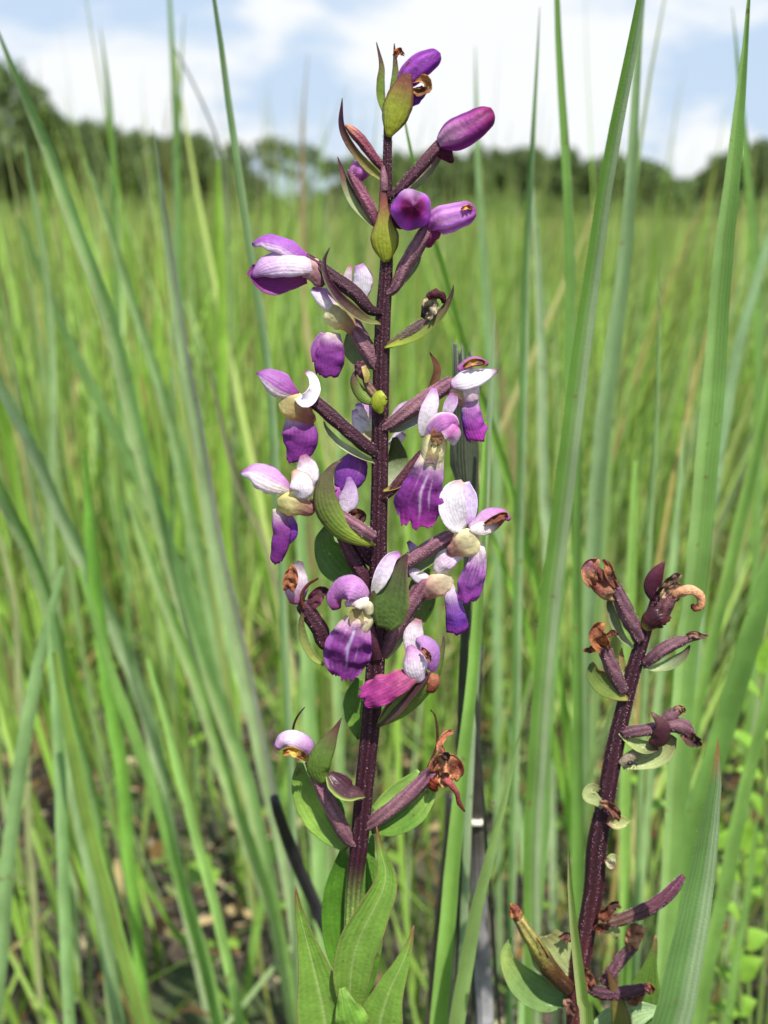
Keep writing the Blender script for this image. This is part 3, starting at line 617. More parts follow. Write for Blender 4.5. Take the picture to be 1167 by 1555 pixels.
R3 = B('nearest blade at the lower right, wide with a pale hairy stripe and a reddish tip', [(1091,1122),(1088,1170),(1080,1230),(1066,1310),(1050,1390),(1032,1470),(1012,1560),(992,1660)], [1,15,27,38,48,55,60,62], (.275,.285), gcol('#5c8c4a', '#527f40', '#9db894', tipc='#b0583c'), fold=.45, nu=12, rip=.05)
B('narrow upright blade with a pale left edge in front of the withered plant base', [(863,1282),(865,1340),(870,1400),(877,1460),(886,1530),(896,1620)], [1,9,14,18,22], (.262,.275), gcol('#7d9a48', '#a8b07c', '#6f8f3a', tipc='#8a6a4a'), fold=.7)
B('bright green blade in front of the charred stalk down to the bottom edge', [(738,640),(734,760),(728,880),(722,980),(712,1090),(700,1200),(690,1300),(680,1400),(672,1500),(662,1640)], [8,14,18,20,22,26,28,30,31], (.345,.36), gcol('#7db04a', '#8fc060', '#6b9c3c'), fold=.4, nu=10)
B('grey hairy blade edge beside the top of the charred stalk', [(752,470),(748,560),(742,660),(738,760),(734,860),(726,970)], [1,8,14,16,15], (.38,.39), gcol('#8ea88a', '#7c9878', '#a9bca2'))
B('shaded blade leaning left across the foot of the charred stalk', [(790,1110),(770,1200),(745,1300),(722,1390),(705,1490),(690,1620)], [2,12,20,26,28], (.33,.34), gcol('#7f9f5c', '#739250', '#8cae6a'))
B('long pale upright blade right of the charred stalk, reaching the bottom edge', [(858,760),(850,880),(838,1000),(828,1120),(820,1240),(812,1360),(806,1480),(800,1600)], [12,22,26,28,28,28,27], (.44,.46), gcol('#94c07c', '#a4cc8e', '#7eaa62'))
B('deep green straight blade between the pale upright one and the withered plant', [(876,560),(878,700),(877,840),(878,980),(880,1120),(882,1260),(880,1400)], [10,15,17,18,18,17], (.50,.52), gcol('#4f7f26', '#5c8f30', '#446f20'))
B('fresh green blade leaning right across the gap between spike and withered plant', [(744,800),(772,880),(800,960),(822,1050),(842,1140),(866,1250)], [5,13,16,17,16], (.54,.58), gcol('#8cc043', '#7eb038'))
B('slim glaucous blade arching up left of the withered plant', [(770,1080),(782,1160),(790,1240),(800,1330),(806,1420),(814,1540)], [3,10,14,15,15], (.60,.60), gcol('#a0c492', '#8fb47e'))
B('light green upright blade directly behind the withered plant top', [(965,700),(960,820),(956,940),(950,1060),(948,1180),(950,1320)], [8,18,20,21,21], (.56,.58), gcol('#8fbd5c', '#9dc870'))
B('pale thin blade right of the withered plant stem', [(1040,640),(1030,760),(1018,880),(1005,1010),(992,1140),(978,1290)], [3,12,14,14,13], (.55,.57), gcol('#a2c490'))
B('straw coloured dry blade leaning in the sward at far left', [(-10,780),(20,900),(28,1020),(40,1150),(48,1300)], [8,12,14,14,13], (.62,.66), gcol('#b4bb8e', '#a3a87c'))
B('broad blurred blade low on the right edge among the leafy plants', [(1180,960),(1160,1080),(1130,1200),(1104,1320),(1078,1450),(1056,1590)], [12,22,26,28,28], (.46,.50), gcol('#7aa850', '#88b65c'))
B('narrow blade against the lower right leaves, light on one side', [(1150,1240),(1138,1340),(1120,1430),(1106,1530),(1094,1640)], [4,14,17,18], (.50,.52), gcol('#8cb962', '#6f9c48'))

# hairs along the margins of the two nearest right-hand blades and the lower one
def blade_hairs(res, n, lo, hi):
    o, C, Sd, wv = res; V = []; F = []
    s = .30*PXD
    for k in range(n):
        t = random.uniform(lo, hi)*(len(C)-1); i = min(int(t), len(C)-2); f = t-i; c = C[i]*(1-f)+C[i+1]*f; sg = random.choice((-1, 1, 1, .1))
        d = Sd[i]*sg + AX*-.5 + UPV*random.uniform(.1, .9); d /= np.linalg.norm(d); p = c + Sd[i]*wv[i]*sg*.99; e = p+d*s*random.uniform(1.5, 5); q = UPV*s*.35; k0 = len(V)
        V += [p+q, p-q, e, p+AX*s*.4]; F += [(k0, k0+1, k0+2), (k0+1, k0+3, k0+2)]
    org = np.array(o.location); h = mesh_obj('hairs', V, F, M_HAIR, None, np.tile(lin('#dfe6d4'), (len(V), 1)), origin=org); h.location = (0, 0, 0); h.parent = o; h['kind'] = 'stuff'
blade_hairs(R1, 900, .05, .8); blade_hairs(R2, 900, .05, .8); blade_hairs(R3, 420, .02, .6)

# ---- charred straws and sticks left from a fire
B('black charred straw with a torn top standing behind the right hand flowers', [(703,538),(706,590),(708,650),(709,710),(713,770),(715,840),(710,940),(704,1040)], [28,32,38,40,28,15,12,11], (.345,.36), gcol('#171514', '#0e0d0c', '#24211f'), fold=-.5, name='charred_straw', mat=M_CHAR, tipcut=26, cat='burnt straw', group='charred straws', nu=12, solid=.0006)
B('thin charred straw side sheath hugging the left of the torn black one', [(686,640),(687,670),(691,710),(698,760),(704,800)], [4,9,12,10,5], (.338,.352), gcol('#2b2a2c', '#55565a', '#191819'), fold=-.5, name='charred_straw', mat=M_CHAR, cat='burnt straw', group='charred straws', solid=.0005)
B('pointed black straw sliver leaning on the right of the torn charred one', [(736,980),(728,1010),(724,1090),(724,1180)], [1,9,13,12], (.40,.41), gcol('#2c2822', '#1c1a18'), name='charred_straw', mat=M_CHAR, cat='burnt straw', group='charred straws', solid=.0005)
def stick(label, pts, rs, Y, col, name='charred_stalk', rough=.06, cat='burnt stalk', joints=()):
    P = [W(p[0], p[1], 0, yy) for p, yy in zip(pts, np.linspace(Y[0], Y[1], len(pts)))]; r = [q*sc(p) for q, p in zip(rs, P)]
    if P[-1][2] > 0:
        d = P[-1]-P[-2]; d /= np.linalg.norm(d); l = (P[-1][2]+.01)/max(.3, -d[2]); d[2] = min(d[2], -.3); P.append(P[-1]+d*l); r.append(r[-1])
    base = np.array([P[-1][0], P[-1][1], 0]); root = thing(name, label, cat, base, 'charred stalks')
    nv, n = 40, 14; X = spline(np.hstack([np.array(P), np.array(r)[:, None]]), nv); C = X[:, :3]; T, Sd, Nn = frames(C, (0, 0, 1)); V = []; uv = []
    for i in range(nv+1):
        for j in range(n):
            th = j/n*6.283; V.append(C[i]+(Sd[i]*math.cos(th)+Nn[i]*math.sin(th))*X[i, 3]*(1+rough*2*nz(math.cos(th)*2, math.sin(th)*2, i*.7))); uv.append((j/n, i/nv))
    F = [(i*n+j, i*n+(j+1) % n, (i+1)*n+(j+1) % n, (i+1)*n+j) for i in range(nv) for j in range(n)] + [tuple(range(n))[::-1], tuple(nv*n+j for j in range(n))]
    uv = np.array(uv); mesh_obj('stalk', V, F, M_CHAR, root, col(np.sin(uv[:, 0]*6.283), uv[:, 1]), uv)
    for (x, y, w_, h_, Yj) in joints:
        c = W(x, y, 0, Yj); s = sc(c); V = []; n = 16
        for (dz, k) in ((-.5, .9), (-.3, 1.15), (.3, 1.18), (.5, .9)):
            for j in range(n): V.append(c+UPV*dz*h_*s+(RT*math.cos(j/n*6.283)+AX*math.sin(j/n*6.283))*w_*.5*s*k*(1+.08*math.sin(j*3)))
        F = [(i*n+j, i*n+(j+1) % n, (i+1)*n+(j+1) % n, (i+1)*n+j) for i in range(3) for j in range(n)] + [tuple(range(n))[::-1], tuple(3*n+j for j in range(n))]
        mesh_obj('joint', V, F, M_CHAR, root, np.tile(lin('#cfc8b4'), (len(V), 1)), np.zeros((len(V), 2)))
    return root
g2 = lambda st: (lambda u, v: grad(st, blot=.15)(np.asarray(u), np.asarray(v)))
stick('charred stalk, black above, ash grey below, with a pale joint, right of main stem', [(722,1090),(723,1160),(724,1250),(727,1340),(730,1420),(735,1500),(740,1600)], [6,8,10,12,13,13,13], (.40,.42), g2([(0,'#2a2523'),(.12,'#4a4440'),(.16,'#6c6766'),(.3,'#9b999a'),(.42,'#a3a2a5'),(.5,'#4c4a4a'),(.6,'#232020'),(1,'#151312')]), joints=[(724,1248,24,9,.405)])
stick('leaning black charred stick with a rounded tip, left of the main stem', [(417,1212),(428,1250),(444,1292),(466,1345),(492,1402),(530,1490)], [7,9,10,10,10,10], (.43,.47), g2([(0,'#232225'),(.15,'#37363b'),(.4,'#6e6c72'),(.7,'#4a484c'),(1,'#222')] if False else [(0,'#232225'),(.15,'#302f34'),(.4,'#626068'),(.7,'#454348'),(1,'#222222')]))
stick('brown dry stalk between the main stem and the bright green blade', [(684,1210),(680,1290),(670,1380),(662,1470),(650,1600)], [7,8,9,9,9], (.44,.46), g2([(0,'#6f6256'),(.3,'#544a3e'),(1,'#3f372e')]), name='dry_stalk', cat='dry stalk')
stick('dark narrow charred stalk seen between the bright blade and the pale jointed one', [(707,1000),(706,1100),(704,1220),(702,1330),(700,1450),(700,1600)], [5,7,8,9,9,9], (.42,.43), g2([(0,'#1c1a19'),(.5,'#2c2825'),(1,'#1c1a18')]))
stick('slim black stick in the shade at the bottom left of the broad leaves', [(366,960),(378,1040),(398,1120),(422,1200),(450,1290)], [3,5,6,6,6], (.78,.82), g2([(0,'#33312f'),(1,'#252322')]))

# ---- leafy plants low at the right
def leafy(label, base_px, Y, leaves, h_px, col='#86b83e'):
    b = W(*base_px, 0, Y); root = thing('leafy_plant', label, 'leafy plant', np.array([b[0], b[1], 0]), 'broad leaved plants low at the right')
    P0 = np.array([b[0]+.004, b[1], -.01]); top = W(base_px[0], h_px, 0, Y)
    C = spline([P0, (P0+top)/2+np.array([.008, 0, 0]), top], 14); n = 7; T, Sd, Nn = frames(C, (0, 0, 1)); V = []
    for i in range(15):
        for j in range(n): V.append(C[i]+(Sd[i]*math.cos(j*6.283/n)+Nn[i]*math.sin(j*6.283/n))*(.0022-.0011*i/14))
    F = [(i*n+j, i*n+(j+1) % n, (i+1)*n+(j+1) % n, (i+1)*n+j) for i in range(14) for j in range(n)]
    mesh_obj('stem', V, F, M_LEAF, root, np.tile(lin('#7d9c50'), (len(V), 1)), np.zeros((len(V), 2)))
    for (x0, y0, x1, y1, w_, nx) in leaves:
        xm, ym = (x0+x1)/2, (y0+y1)/2-.12*abs(x1-x0)
        sheet('leaf', root, [(x0, y0), (xm, ym), (x1, y1)], [2, w_*.8, w_, w_*.6, 1], grad([(0, col), (.6, '#7cae3a'), (1, '#8cb84a')]), M_LEAF, nrm=(nx, .8, .5), cup=.4, Y=Y, tip=(0, 1), solid=0, nu=6, nv=10)
leafy('broad leaved green plant at the right edge level with the withered plant top', (1160,1160), .60, [(1158,1150,1100,1110,34,.2),(1160,1080,1210,1040,36,-.2),(1158,1060,1112,1030,30,.3),(1160,1120,1215,1130,36,0),(1158,1030,1170,960,28,0),(1160,1180,1118,1170,34,.1),(1160,1200,1220,1190,34,.1)], 1020)
leafy('bright broad leaved plant low at the right edge below the darker one', (1128,1440), .54, [(1126,1340,1096,1300,40,.2),(1128,1330,1166,1290,44,-.1),(1128,1400,1096,1372,30,.2),(1128,1300,1140,1240,36,0),(1128,1440,1170,1420,38,0)], 1290, '#94c24a')
leafy('dark leafy plant under the wide blurred blade at the right edge', (1170,1300), .70, [(1168,1290,1120,1250,40,.2),(1168,1250,1130,1200,36,.1),(1168,1330,1112,1310,40,.2),(1168,1220,1200,1170,36,0),(1168,1360,1126,1350,36,.1),(1168,1270,1210,1240,40,0)], 1180, '#6a9a34')
leafy('lowest broad leaved plant in the bottom right corner', (1120,1540), .52, [(1118,1500,1086,1470,36,.2),(1120,1490,1160,1455,40,-.1),(1118,1540,1150,1520,36,0),(1120,1470,1112,1420,30,0),(1120,1540,1090,1530,34,0)], 1440, '#7fae40')
leafy('small leafy plant half hidden behind the nearest lower right blade', (1084,1370), .62, [(1082,1310,1060,1280,26,.2),(1084,1290,1120,1262,30,0),(1084,1340,1116,1330,28,0),(1084,1270,1090,1220,24,0)], 1260, '#7fae42')
leafy('leafy sprig behind the withered plant, left of its curled seed pod', (980,1260), .62, [(980,1200,950,1180,22,.2),(980,1190,1012,1160,24,0),(980,1170,985,1120,20,0),(980,1230,1016,1222,22,0)], 1160, '#86b244')

# ================================================================ THE FLOWERING SPIKE
pb = W(535, 1555, 0); base = np.array([pb[0]-.006, 0.305, 0.0])
PL = thing('flower_spike', 'tall spike of purple and white blooms on a dark hairy stem, centre of the view', 'flowering plant', base)
GREENB = grad([(0, '#8cab48'), (.45, '#7c9a44'), (.8, '#6a5340'), (1, '#4a2336')], pos=([(0, '#8a9a50'), (1, '#482432')], .75), neg=([(0, '#8a9a50'), (1, '#482432')], .75))
LIMEB = grad([(0, '#a9b83a'), (.4, '#98a838'), (.7, '#86583e'), (1, '#5c2440')], pos=([(0, '#8f8a34'), (.5, '#6e3c3e'), (1, '#5a2038')], .7), neg=([(0, '#8f8a34'), (.5, '#6e3c3e'), (1, '#5a2038')], .7))
PURPB = grad([(0, '#7c8a46'), (.25, '#5e5238'), (.5, '#43202f'), (1, '#3a1528')], neg=([(0, '#9fb070'), (.6, '#6d7a4c'), (1, '#3a1528')], .45))
OV = grad([(0, '#3e1c28'), (.5, '#482432'), (1, '#5c3440')], blot=.12)
OVL = grad([(0, '#6a4650'), (.5, '#7c5660'), (1, '#74465a')], blot=.12)
OVD = grad([(0, '#301320'), (.6, '#3a1826'), (1, '#3e1c2a')], blot=.1)
STEMC = lambda u, v: (lambda c: c)(np.where((np.asarray(v) < .68)[..., None], lin('#351220'), lin('#351220')*(1-sm(.70, .775, np.asarray(v)))[..., None] + lin('#7d9a48')*sm(.70, .775, np.asarray(v))[..., None]))
LEAFC = grad([(0, '#7fae42'), (.5, '#74a83a'), (.9, '#6d9a38'), (1, '#6a4a3a')], pos=([(0, '#9aa860'), (1, '#8a6a50')], .9), neg=([(0, '#9aa860'), (1, '#8a6a50')], .9))
tube('stem', PL, [(589,180,0),(589,205,0),(588,300,0),(587,400,0),(581,500,0),(578,620,0),(577,720,0),(575,810,0),(574,900,0),(571,1000,0),(563,1100,0),(553,1200,0),(546,1280,0),(538,1350,0),(535,1420,0),(535,1500,0),(535,1580,0),(534,1700,0)],
     [5,6.5,8.2,10,11,11.3,11.8,12.2,12.8,13.2,13.4,13,12.5,12,12,12,13,14], STEMC, nv=90, n=40, ridge=(8, .10), rough=.03, hair=0, label=None)
# the part of the stem below the view, down to the soil
q0 = W(534, 1690, 0); LOW = []
def low_stem(root, q, r0, r1, b, c):
    C = spline([q, (q+b)/2+np.array([.004, .003, 0]), b-np.array([0, 0, .01])], 16); T, Sd, Nn = frames(C, (0, 0, 1)); V = []; n = 16
    for i in range(17):
        for j in range(n): V.append(C[i]+(Sd[i]*math.cos(j*6.283/n)+Nn[i]*math.sin(j*6.283/n))*(r0*(1-i/16)+r1*i/16))
    F = [(i*n+j, i*n+(j+1) % n, (i+1)*n+(j+1) % n, (i+1)*n+j) for i in range(16) for j in range(n)]
    mesh_obj('stem_base', V, F, M_STEM, root, np.tile(lin(c), (len(V), 1)), np.zeros((len(V), 2)))
low_stem(PL, q0, 15*sc(q0), .0035, base, '#7d9a48')
# hairs along the stem
_h = HAIRS.setdefault('spike', [])
SP = [(589,205),(588,300),(587,400),(581,500),(578,620),(577,720),(575,810),(574,900),(571,1000),(563,1100),(553,1200),(546,1280)]; SR = [6.5,8.2,10,11,11.3,11.8,12.2,12.8,13.2,13.4,13,12.5]
_P = np.array([W(x, y, 0) for x, y in SP]); _X = spline(np.hstack([_P, np.array([[r*sc(p)] for r, p in zip(SR, _P)])]), 120); _T, _S, _N = frames(_X[:, :3], (0, 0, 1))
for _ in range(1900):
    i = random.randrange(0, 120); f = random.random(); c = _X[i]*(1-f)+_X[i+1]*f if i < 120 else _X[i]
    th = round(random.random()*8)*6.283/8 + random.gauss(0, .09); d = _S[i]*math.cos(th)+_N[i]*math.sin(th)
    _h.append((c[:3]+d*c[3]*1.05, d, _T[i], .30*PXD))

def FL(label): return part('flower', PL, label)
def stemx(y): return float(np.interp(y, [200,300,400,500,620,810,1000,1100,1200,1300,1420], [589,588,587,581,578,575,571,563,553,544,535]))
def O(f, pts, rs, col=OV, hair=1.1, **k):
    y = pts[0][1]+5; pts = [(stemx(y), y, min(pts[0][2], 3))] + list(pts); rs = [rs[0]*.55] + list(rs); k['end'] = .08
    return tube('ovary', f, pts, [r_*.92 for r_ in rs], col, M_STEM, ridge=(6, .10), n=24, nv=26, hair=hair, hroot='spike', rough=.05, twist=1.2, **k)
def BR_(pts, ws, col=GREENB, label=None, **k):
    k.setdefault('cup', .7); k.setdefault('nv', 26); k.setdefault('nu', 10); return sheet('bract', PL, pts, ws, col, M_LEAF, tip=(0, 1), solid=k.pop('solid', 1.4), label=label, **k)
def dry(f, name, pts, ws, cols=('#8a4a22', '#c08a4a', '#5a2614'), **k):
    return sheet(name, f, pts, ws, grad([(0, cols[0]), (.4, cols[1]), (.7, cols[2]), (1, cols[1])], blot=.3), M_DRY, cup=k.pop('cup', 1.4), crum=k.pop('crum', 5), rip=2.5, rfreq=3, tip=(k.pop('tp', 3), 3), nu=12, nv=16, **k)
HOOD = grad([(0, '#c86fc0'), (.4, '#b460b8'), (.8, '#a048a4'), (1, '#8a2f86')])
HOODW = grad([(0, '#a84a9c'), (.22, '#cf9fcf'), (.75, '#d2aad6'), (1, '#9a3f94')], neg=([(0, '#efe6d8'), (1, '#eadff0')], -.05), pos=([(0, '#8e2f7c'), (1, '#d9b4e2')], .7))
HOODWP = grad([(0, '#b04aa6'), (.3, '#c98fd6'), (.75, '#c48ad4'), (1, '#9a3f9c')], pos=([(0, '#efe6d8'), (1, '#eadff0')], .15), neg=([(0, '#8e2f7c'), (1, '#d9b4e2')], .7))
WHITE = grad([(0, '#e6e1e6'), (.5, '#e6e1e6'), (.85, '#e9ddee'), (1, '#b673b8')], pos=([(0, '#ece0ea'), (1, '#c890cc')], .8), neg=([(0, '#ece0ea'), (1, '#c890cc')], .8))
WHITEP = grad([(0, '#efe6ea'), (.4, '#e3cfe6'), (.85, '#c79acc'), (1, '#9a4a9c')])
SAC = grad([(0, '#ece6b8'), (.35, '#e4dcaa'), (.65, '#d0ac88'), (1, '#a46a70')], blot=.10)
SACP = grad([(0, '#ece2c0'), (.3, '#e2ccac'), (.6, '#c89c94'), (1, '#a86c7c')], blot=.10)
LIP = grad([(0, '#ddd6b4'), (.14, '#cdb2c8'), (.3, '#9a4c9e'), (.6, '#852f92'), (.9, '#76247e'), (1, '#8e2a8e')], pos=([(0, '#d0bccc'), (.4, '#93419c'), (1, '#8a2a90')], .7), neg=([(0, '#d0bccc'), (.4, '#84388f'), (1, '#7c2a84')], .7))
LIPM = grad([(0, '#e4d8c4'), (.25, '#d0a0cc'), (.55, '#a850a8'), (.85, '#9c2f96'), (1, '#c04aa8')])

# ---------- top of the spike
f = FL('topmost purple flower going brown at its mouth, behind the lime green bract')
tube('ovary', f, [(592,178,-8),(600,150,-6),(612,128,-2)], [6,8,9], OV, M_STEM, ridge=(5, .1), rough=.05)
tube('hood', f, [(606,134,2),(618,120,4),(636,102,6),(654,90,6),(666,83,4),(669,81,3)], [6,15,18.5,18,15,13], grad([(0, '#a058b4'), (.5, '#9a4cb0'), (1, '#843298')]), M_PETAL, end=.26, n=30, ridge=(7, .05), nv=22, rough=.03)
sheet('lip', f, [(615,150,6),(628,146,10),(645,134,8)], [26,24,14], grad([(0, '#8a2f9a'), (1, '#5a2a90')]), cup=-1.0, rip=2)
dry(f, 'stamen_column', [(622,122,14),(634,120,18),(648,124,18),(650,136,16),(636,142,16),(626,136,16)], [10,13,12,12,12,7], crum=3)
dry(f, 'withered_petal', [(600,86,0),(606,78,2),(613,84,2)], [7,9,5], cols=('#8a3a1c', '#c4662c', '#5a2614'), crum=2)
BR_([(590,208,10),(594,190,16),(600,168,20),(608,140,22),(617,112,20),(623,90,16)], [8,36,46,38,18,1], LIMEB, 'lime green pointed bract with purple margins at the top', cup=-.75, nrm=(-.1,.1,1), twist=.2)
BR_([(586,178,-4),(578,150,-2),(577,125,0),(579,100,0),(572,64,0)], [5,14,13,7,1], GREENB, 'narrow upright green bract, tallest at the left', cup=.9, nrm=(.5,0,1))
BR_([(594,170,-6),(599,140,-2),(601,110,0),(599,66,0)], [10,15,8,1], GREENB, 'narrow dark bract in the middle of the top', cup=-.9)
# upper left, two small ones
f = FL('small brown withered bud on the upper left of the spike')
O(f, [(584,258,0),(566,236,2),(548,212,4),(530,194,4),(525,189,4)], [6,8,8.5,8,3], grad([(0, '#5a2238'), (.7, '#7a3a48'), (1, '#b87c5c')]))
BR_([(588,274,10),(570,262,10),(548,240,8),(528,212,6),(519,186,4),(520,149,2)], [6,15,13,12,8,1], grad([(0, '#8fa044'), (.25, '#8c8c44'), (.5, '#6a5038'), (.75, '#3e1c2a'), (1, '#40182a')]), 'curved green and purple bract pointing up at the upper left', cup=.7, nrm=(-.4, -.4, 1))
f = FL('small pink bud behind the upper left bract')
O(f, [(574,342,4),(562,316,6),(548,290,6),(533,266,5),(528,258,5)], [7,9,9,7,2], grad([(0, '#5c3044'), (.6, '#80485c'), (1, '#5c2c44')]))
tube('hood', f, [(541,276,-8),(545,262,-8),(552,252,-8),(558,248,-8)], [7,14,14.95,11.700000000000001], grad([(0, '#a84a90'), (1, '#c890cc')]), M_PETAL, end=.30, ridge=(5, .06), n=24)
BR_([(574,350,6),(556,334,2),(536,310,0),(524,284,0),(519,262,0),(513,238,2)], [5,14,22,19,10,1], grad([(0, '#a8b878'), (.5, '#a8bc86'), (.8, '#7c5850'), (1, '#4a1c34')], pos=([(0, '#5a6a44'), (1, '#54283c')], .45)), 'pale green cupped bract with purple tip, upper left', cup=1.0, nrm=(.5, .6, 1))
# upper right buds
f = FL('large plum coloured bud, highest on the right of the spike')
O(f, [(592,300,6),(610,284,8),(640,252,12),(664,224,14),(674,212,14)], [7,9,9.5,9,8], OV, hair=2)
tube('hood', f, [(668,218,16),(678,212,18),(696,203,20),(716,192,20),(734,180,18),(746,172,16),(750,170,15)], [9,20,24,23,21,18,15], grad([(0, '#9c3f9c'), (.4, '#9a3f9e'), (.75, '#8c2c84'), (1, '#6e1440')], pos=([(0, '#c9a0c0'), (.5, '#9a4890'), (1, '#8a2060')], .55)), M_PETAL, end=.22, n=36, ridge=(6, .045), nv=26, rough=.02)
tube('spur', f, [(672,226,10),(678,234,10),(684,243,8),(684,248,6)], [11.2,11.2,6.9,5.5], grad([(0, '#5a1838'), (1, '#6a1f40')]), M_PETAL, end=.25, rough=.07, flat=.85, ridge=(2, .06), n=18)
BR_([(600,304,-10),(626,284,-12),(650,262,-12),(668,238,-10),(676,222,-10)], [4,12,15,10,2], grad([(0, '#8a9a60'), (.5, '#a0ac78'), (1, '#8a6a60')]), cup=.8)
f = FL('round purple bud facing the camera on the front of the stem')
tube('hood', f, [(622,322,8),(624,320,20),(626,317,42),(627,314,58),(628,313,66),(628,313,70)], [17,28,31,26,16.099999999999998,12.6], grad([(0, '#d0b4e0'), (.3, '#b06cc8'), (.62, '#a84fb8'), (.8, '#7c1c5c'), (1, '#4a0c34')], pos=([(0, '#dcc8ea'), (1, '#7c2a70')], .6)), M_PETAL, end=.30, n=36, ridge=(5, .04), nrm=(0,1,0))
tube('ovary', f, [(595,330,6),(608,338,6),(620,330,10)], [8,10,10], OV, M_STEM, rough=.05)
f = FL('lilac bud with an orange mark at its tip, lower of the right hand buds')
O(f, [(598,440,6),(614,408,10),(632,378,14),(650,350,16),(658,338,16)], [9,11,12,12,10], OVL, hair=2)
tube('hood', f, [(654,346,18),(662,338,20),(680,332,22),(700,326,22),(714,321,20),(723,318,18)], [10,19,21,19,17,15], grad([(0, '#a85aa8'), (.4, '#c890d0'), (.7, '#c080cc'), (1, '#a04090')], neg=([(0, '#c08ac0'), (1, '#b878b8')], .5)), M_PETAL, end=.24, n=36, ridge=(7, .06), rough=.03)
tube('spur', f, [(660,344,16),(654,358,16),(650,370,14),(648,376,12)], [12.9,12.9,8.6,6.9], grad([(0, '#9a3a78'), (1, '#8a2a5c')]), M_PETAL, end=.25, rough=.07, flat=.85, ridge=(2, .06), n=20)
dry(f, 'withered_tip', [(701,319,41),(709,315,40),(718,317,34)], [5,7,5], cols=('#d08840', '#e0a060', '#8a4a22'), crum=1.5)
BR_([(596,448,-4),(612,424,-8),(630,400,-10),(642,376,-10)], [4,14,15,2], grad([(0, '#b8cc98'), (1, '#9ab47c')]), cup=.8)
BR_([(587,398,14),(586,384,20),(585,366,24),(584,344,24),(583,318,20),(582,296,16),(580,274,14)], [10,36,43,27,15,11,2], LIMEB, 'lime green heart shaped bract clasping the front of the stem', cup=-.6)
tube('bract_stalk', PL, [(584,290,12),(583,270,12),(582,252,10)], [6,6,3], OVL, M_STEM)

# ---------- second level
f = FL('large pink and white flower facing left, highest on the left side')
O(f, [(562,470,18),(540,446,20),(510,424,18),(480,402,14),(458,388,10)], [9,11,10.5,9.5,9], OVD, hair=1)
sheet('hood', f, [(474,398,16),(452,380,24),(425,366,24),(400,362,20),(383,371,14)], [10,32,34,30,8], grad([(0, '#a24aa8'), (.5, '#b26cc8'), (1, '#9a4ab0')], neg=([(0, '#d8bcd8'), (1, '#e2cfe4')], .3)), cup=-1.0, nrm=(0, .6, 1), rip=1.2)
sheet('sepal', f, [(484,410,20),(460,400,32),(430,396,34),(400,404,28),(382,420,18)], [10,36,44,36,8], grad([(0, '#d9bcd2'), (.3, '#efe4ee'), (.75, '#d8b8de'), (1, '#a45cb0')], pos=([(0, '#d0a8d0'), (1, '#b47cc4')], .6)), cup=-.9, nrm=(0, .2, 1), rip=1)
sheet('lip', f, [(466,420,2),(440,422,6),(410,426,10),(380,408,10)], [20,36,38,16], grad([(0, '#a8508a'), (.5, '#8e2f86'), (1, '#7a1f74')]), cup=1.0, nrm=(.2, -.3, 1), rip=2)
tube('spur', f, [(460,398,12),(474,410,14),(484,424,14),(490,436,12)], [12.0,16.3,11.2,8.9], grad([(0, '#e0c8c0'), (.4, '#cfa0a0'), (1, '#9c5c78')]), M_PETAL, end=.25, rough=.07, flat=.85, ridge=(2, .06), n=22)
BR_([(578,492,16),(556,486,26),(530,468,30),(508,444,30),(495,418,26),(493,396,20),(501,376,16)], [4,14,18,15,11,7,1], PURPB, 'dark sickle shaped bract with a green edge on the left', cup=1.0, nrm=(-.2,.5,1))
f = FL('flower with white upright sepals and a hanging purple lip, behind the dark sickle bract')
O(f, [(574,560,0),(560,536,2),(546,508,2),(534,484,0)], [10,13,12,10], OVL, hair=2)
sheet('sepal', f, [(546,460,-6),(549,440,-2),(551,420,0),(545,402,0)], [12,28,30,14], WHITE, cup=-.7)
sheet('sepal', f, [(528,450,-8),(527,430,-4),(530,412,-2),(534,402,-2)], [8,14,12,5], grad([(0, '#f0e6e4'), (.8, '#e8d8dc'), (1, '#a0522c')]), cup=-.8)
sheet('hood', f, [(528,466,4),(508,456,12),(490,446,14),(474,438,10)], [18,34,32,10], HOODW, cup=-.9, nrm=(-.2, .5, 1))
tube('spur', f, [(500,462,4),(512,476,6),(528,490,6),(536,502,4),(540,508,2)], [10.3,19.8,18.9,11.2,8.9], SAC, M_PETAL, end=.25, rough=.07, flat=.85, ridge=(2, .06), n=26)
sheet('lip', f, [(506,504,10),(503,522,14),(500,545,14),(496,574,12)], [22,40,46,34], LIP, cup=-.8, tip=(5, 2), rip=3)
sheet('lip_lobe', f, [(492,506,4),(484,528,6),(482,550,4)], [10,22,14], grad([(0, '#c08ac4'), (1, '#8c2a94')]), cup=.8)
BR_([(566,558,-14),(548,548,-18),(534,530,-20),(530,506,-18)], [6,22,24,8], grad([(0, '#8cae54'), (1, '#a2b884')]), cup=.6)
f = FL('shrivelled dark bud on the right between the upper buds and the white flowers')
O(f, [(588,526,2),(608,514,8),(630,500,12),(648,488,14)], [6,8,9,7], grad([(0, '#6a6a3c'), (.5, '#5c5040'), (1, '#4a3038')]))
dry(f, 'withered_petal', [(646,486,14),(652,470,18),(656,454,18),(663,445,16)], [16,24,24,10], cols=('#2c1a1c', '#4a2c30', '#c8b48a'), cup=-1.3, crum=4)
dry(f, 'withered_lip', [(650,484,26),(657,474,28),(664,462,26)], [9,13,9], cols=('#cbb892', '#1c1014', '#d8c8a4'), crum=2)
tube('withered_tip', f, [(650,452,24),(660,446,26),(672,450,24),(674,460,22)], [5,7,6,3], grad([(0, '#5a3438'), (1, '#3a1c24')]), M_DRY, rough=.15)
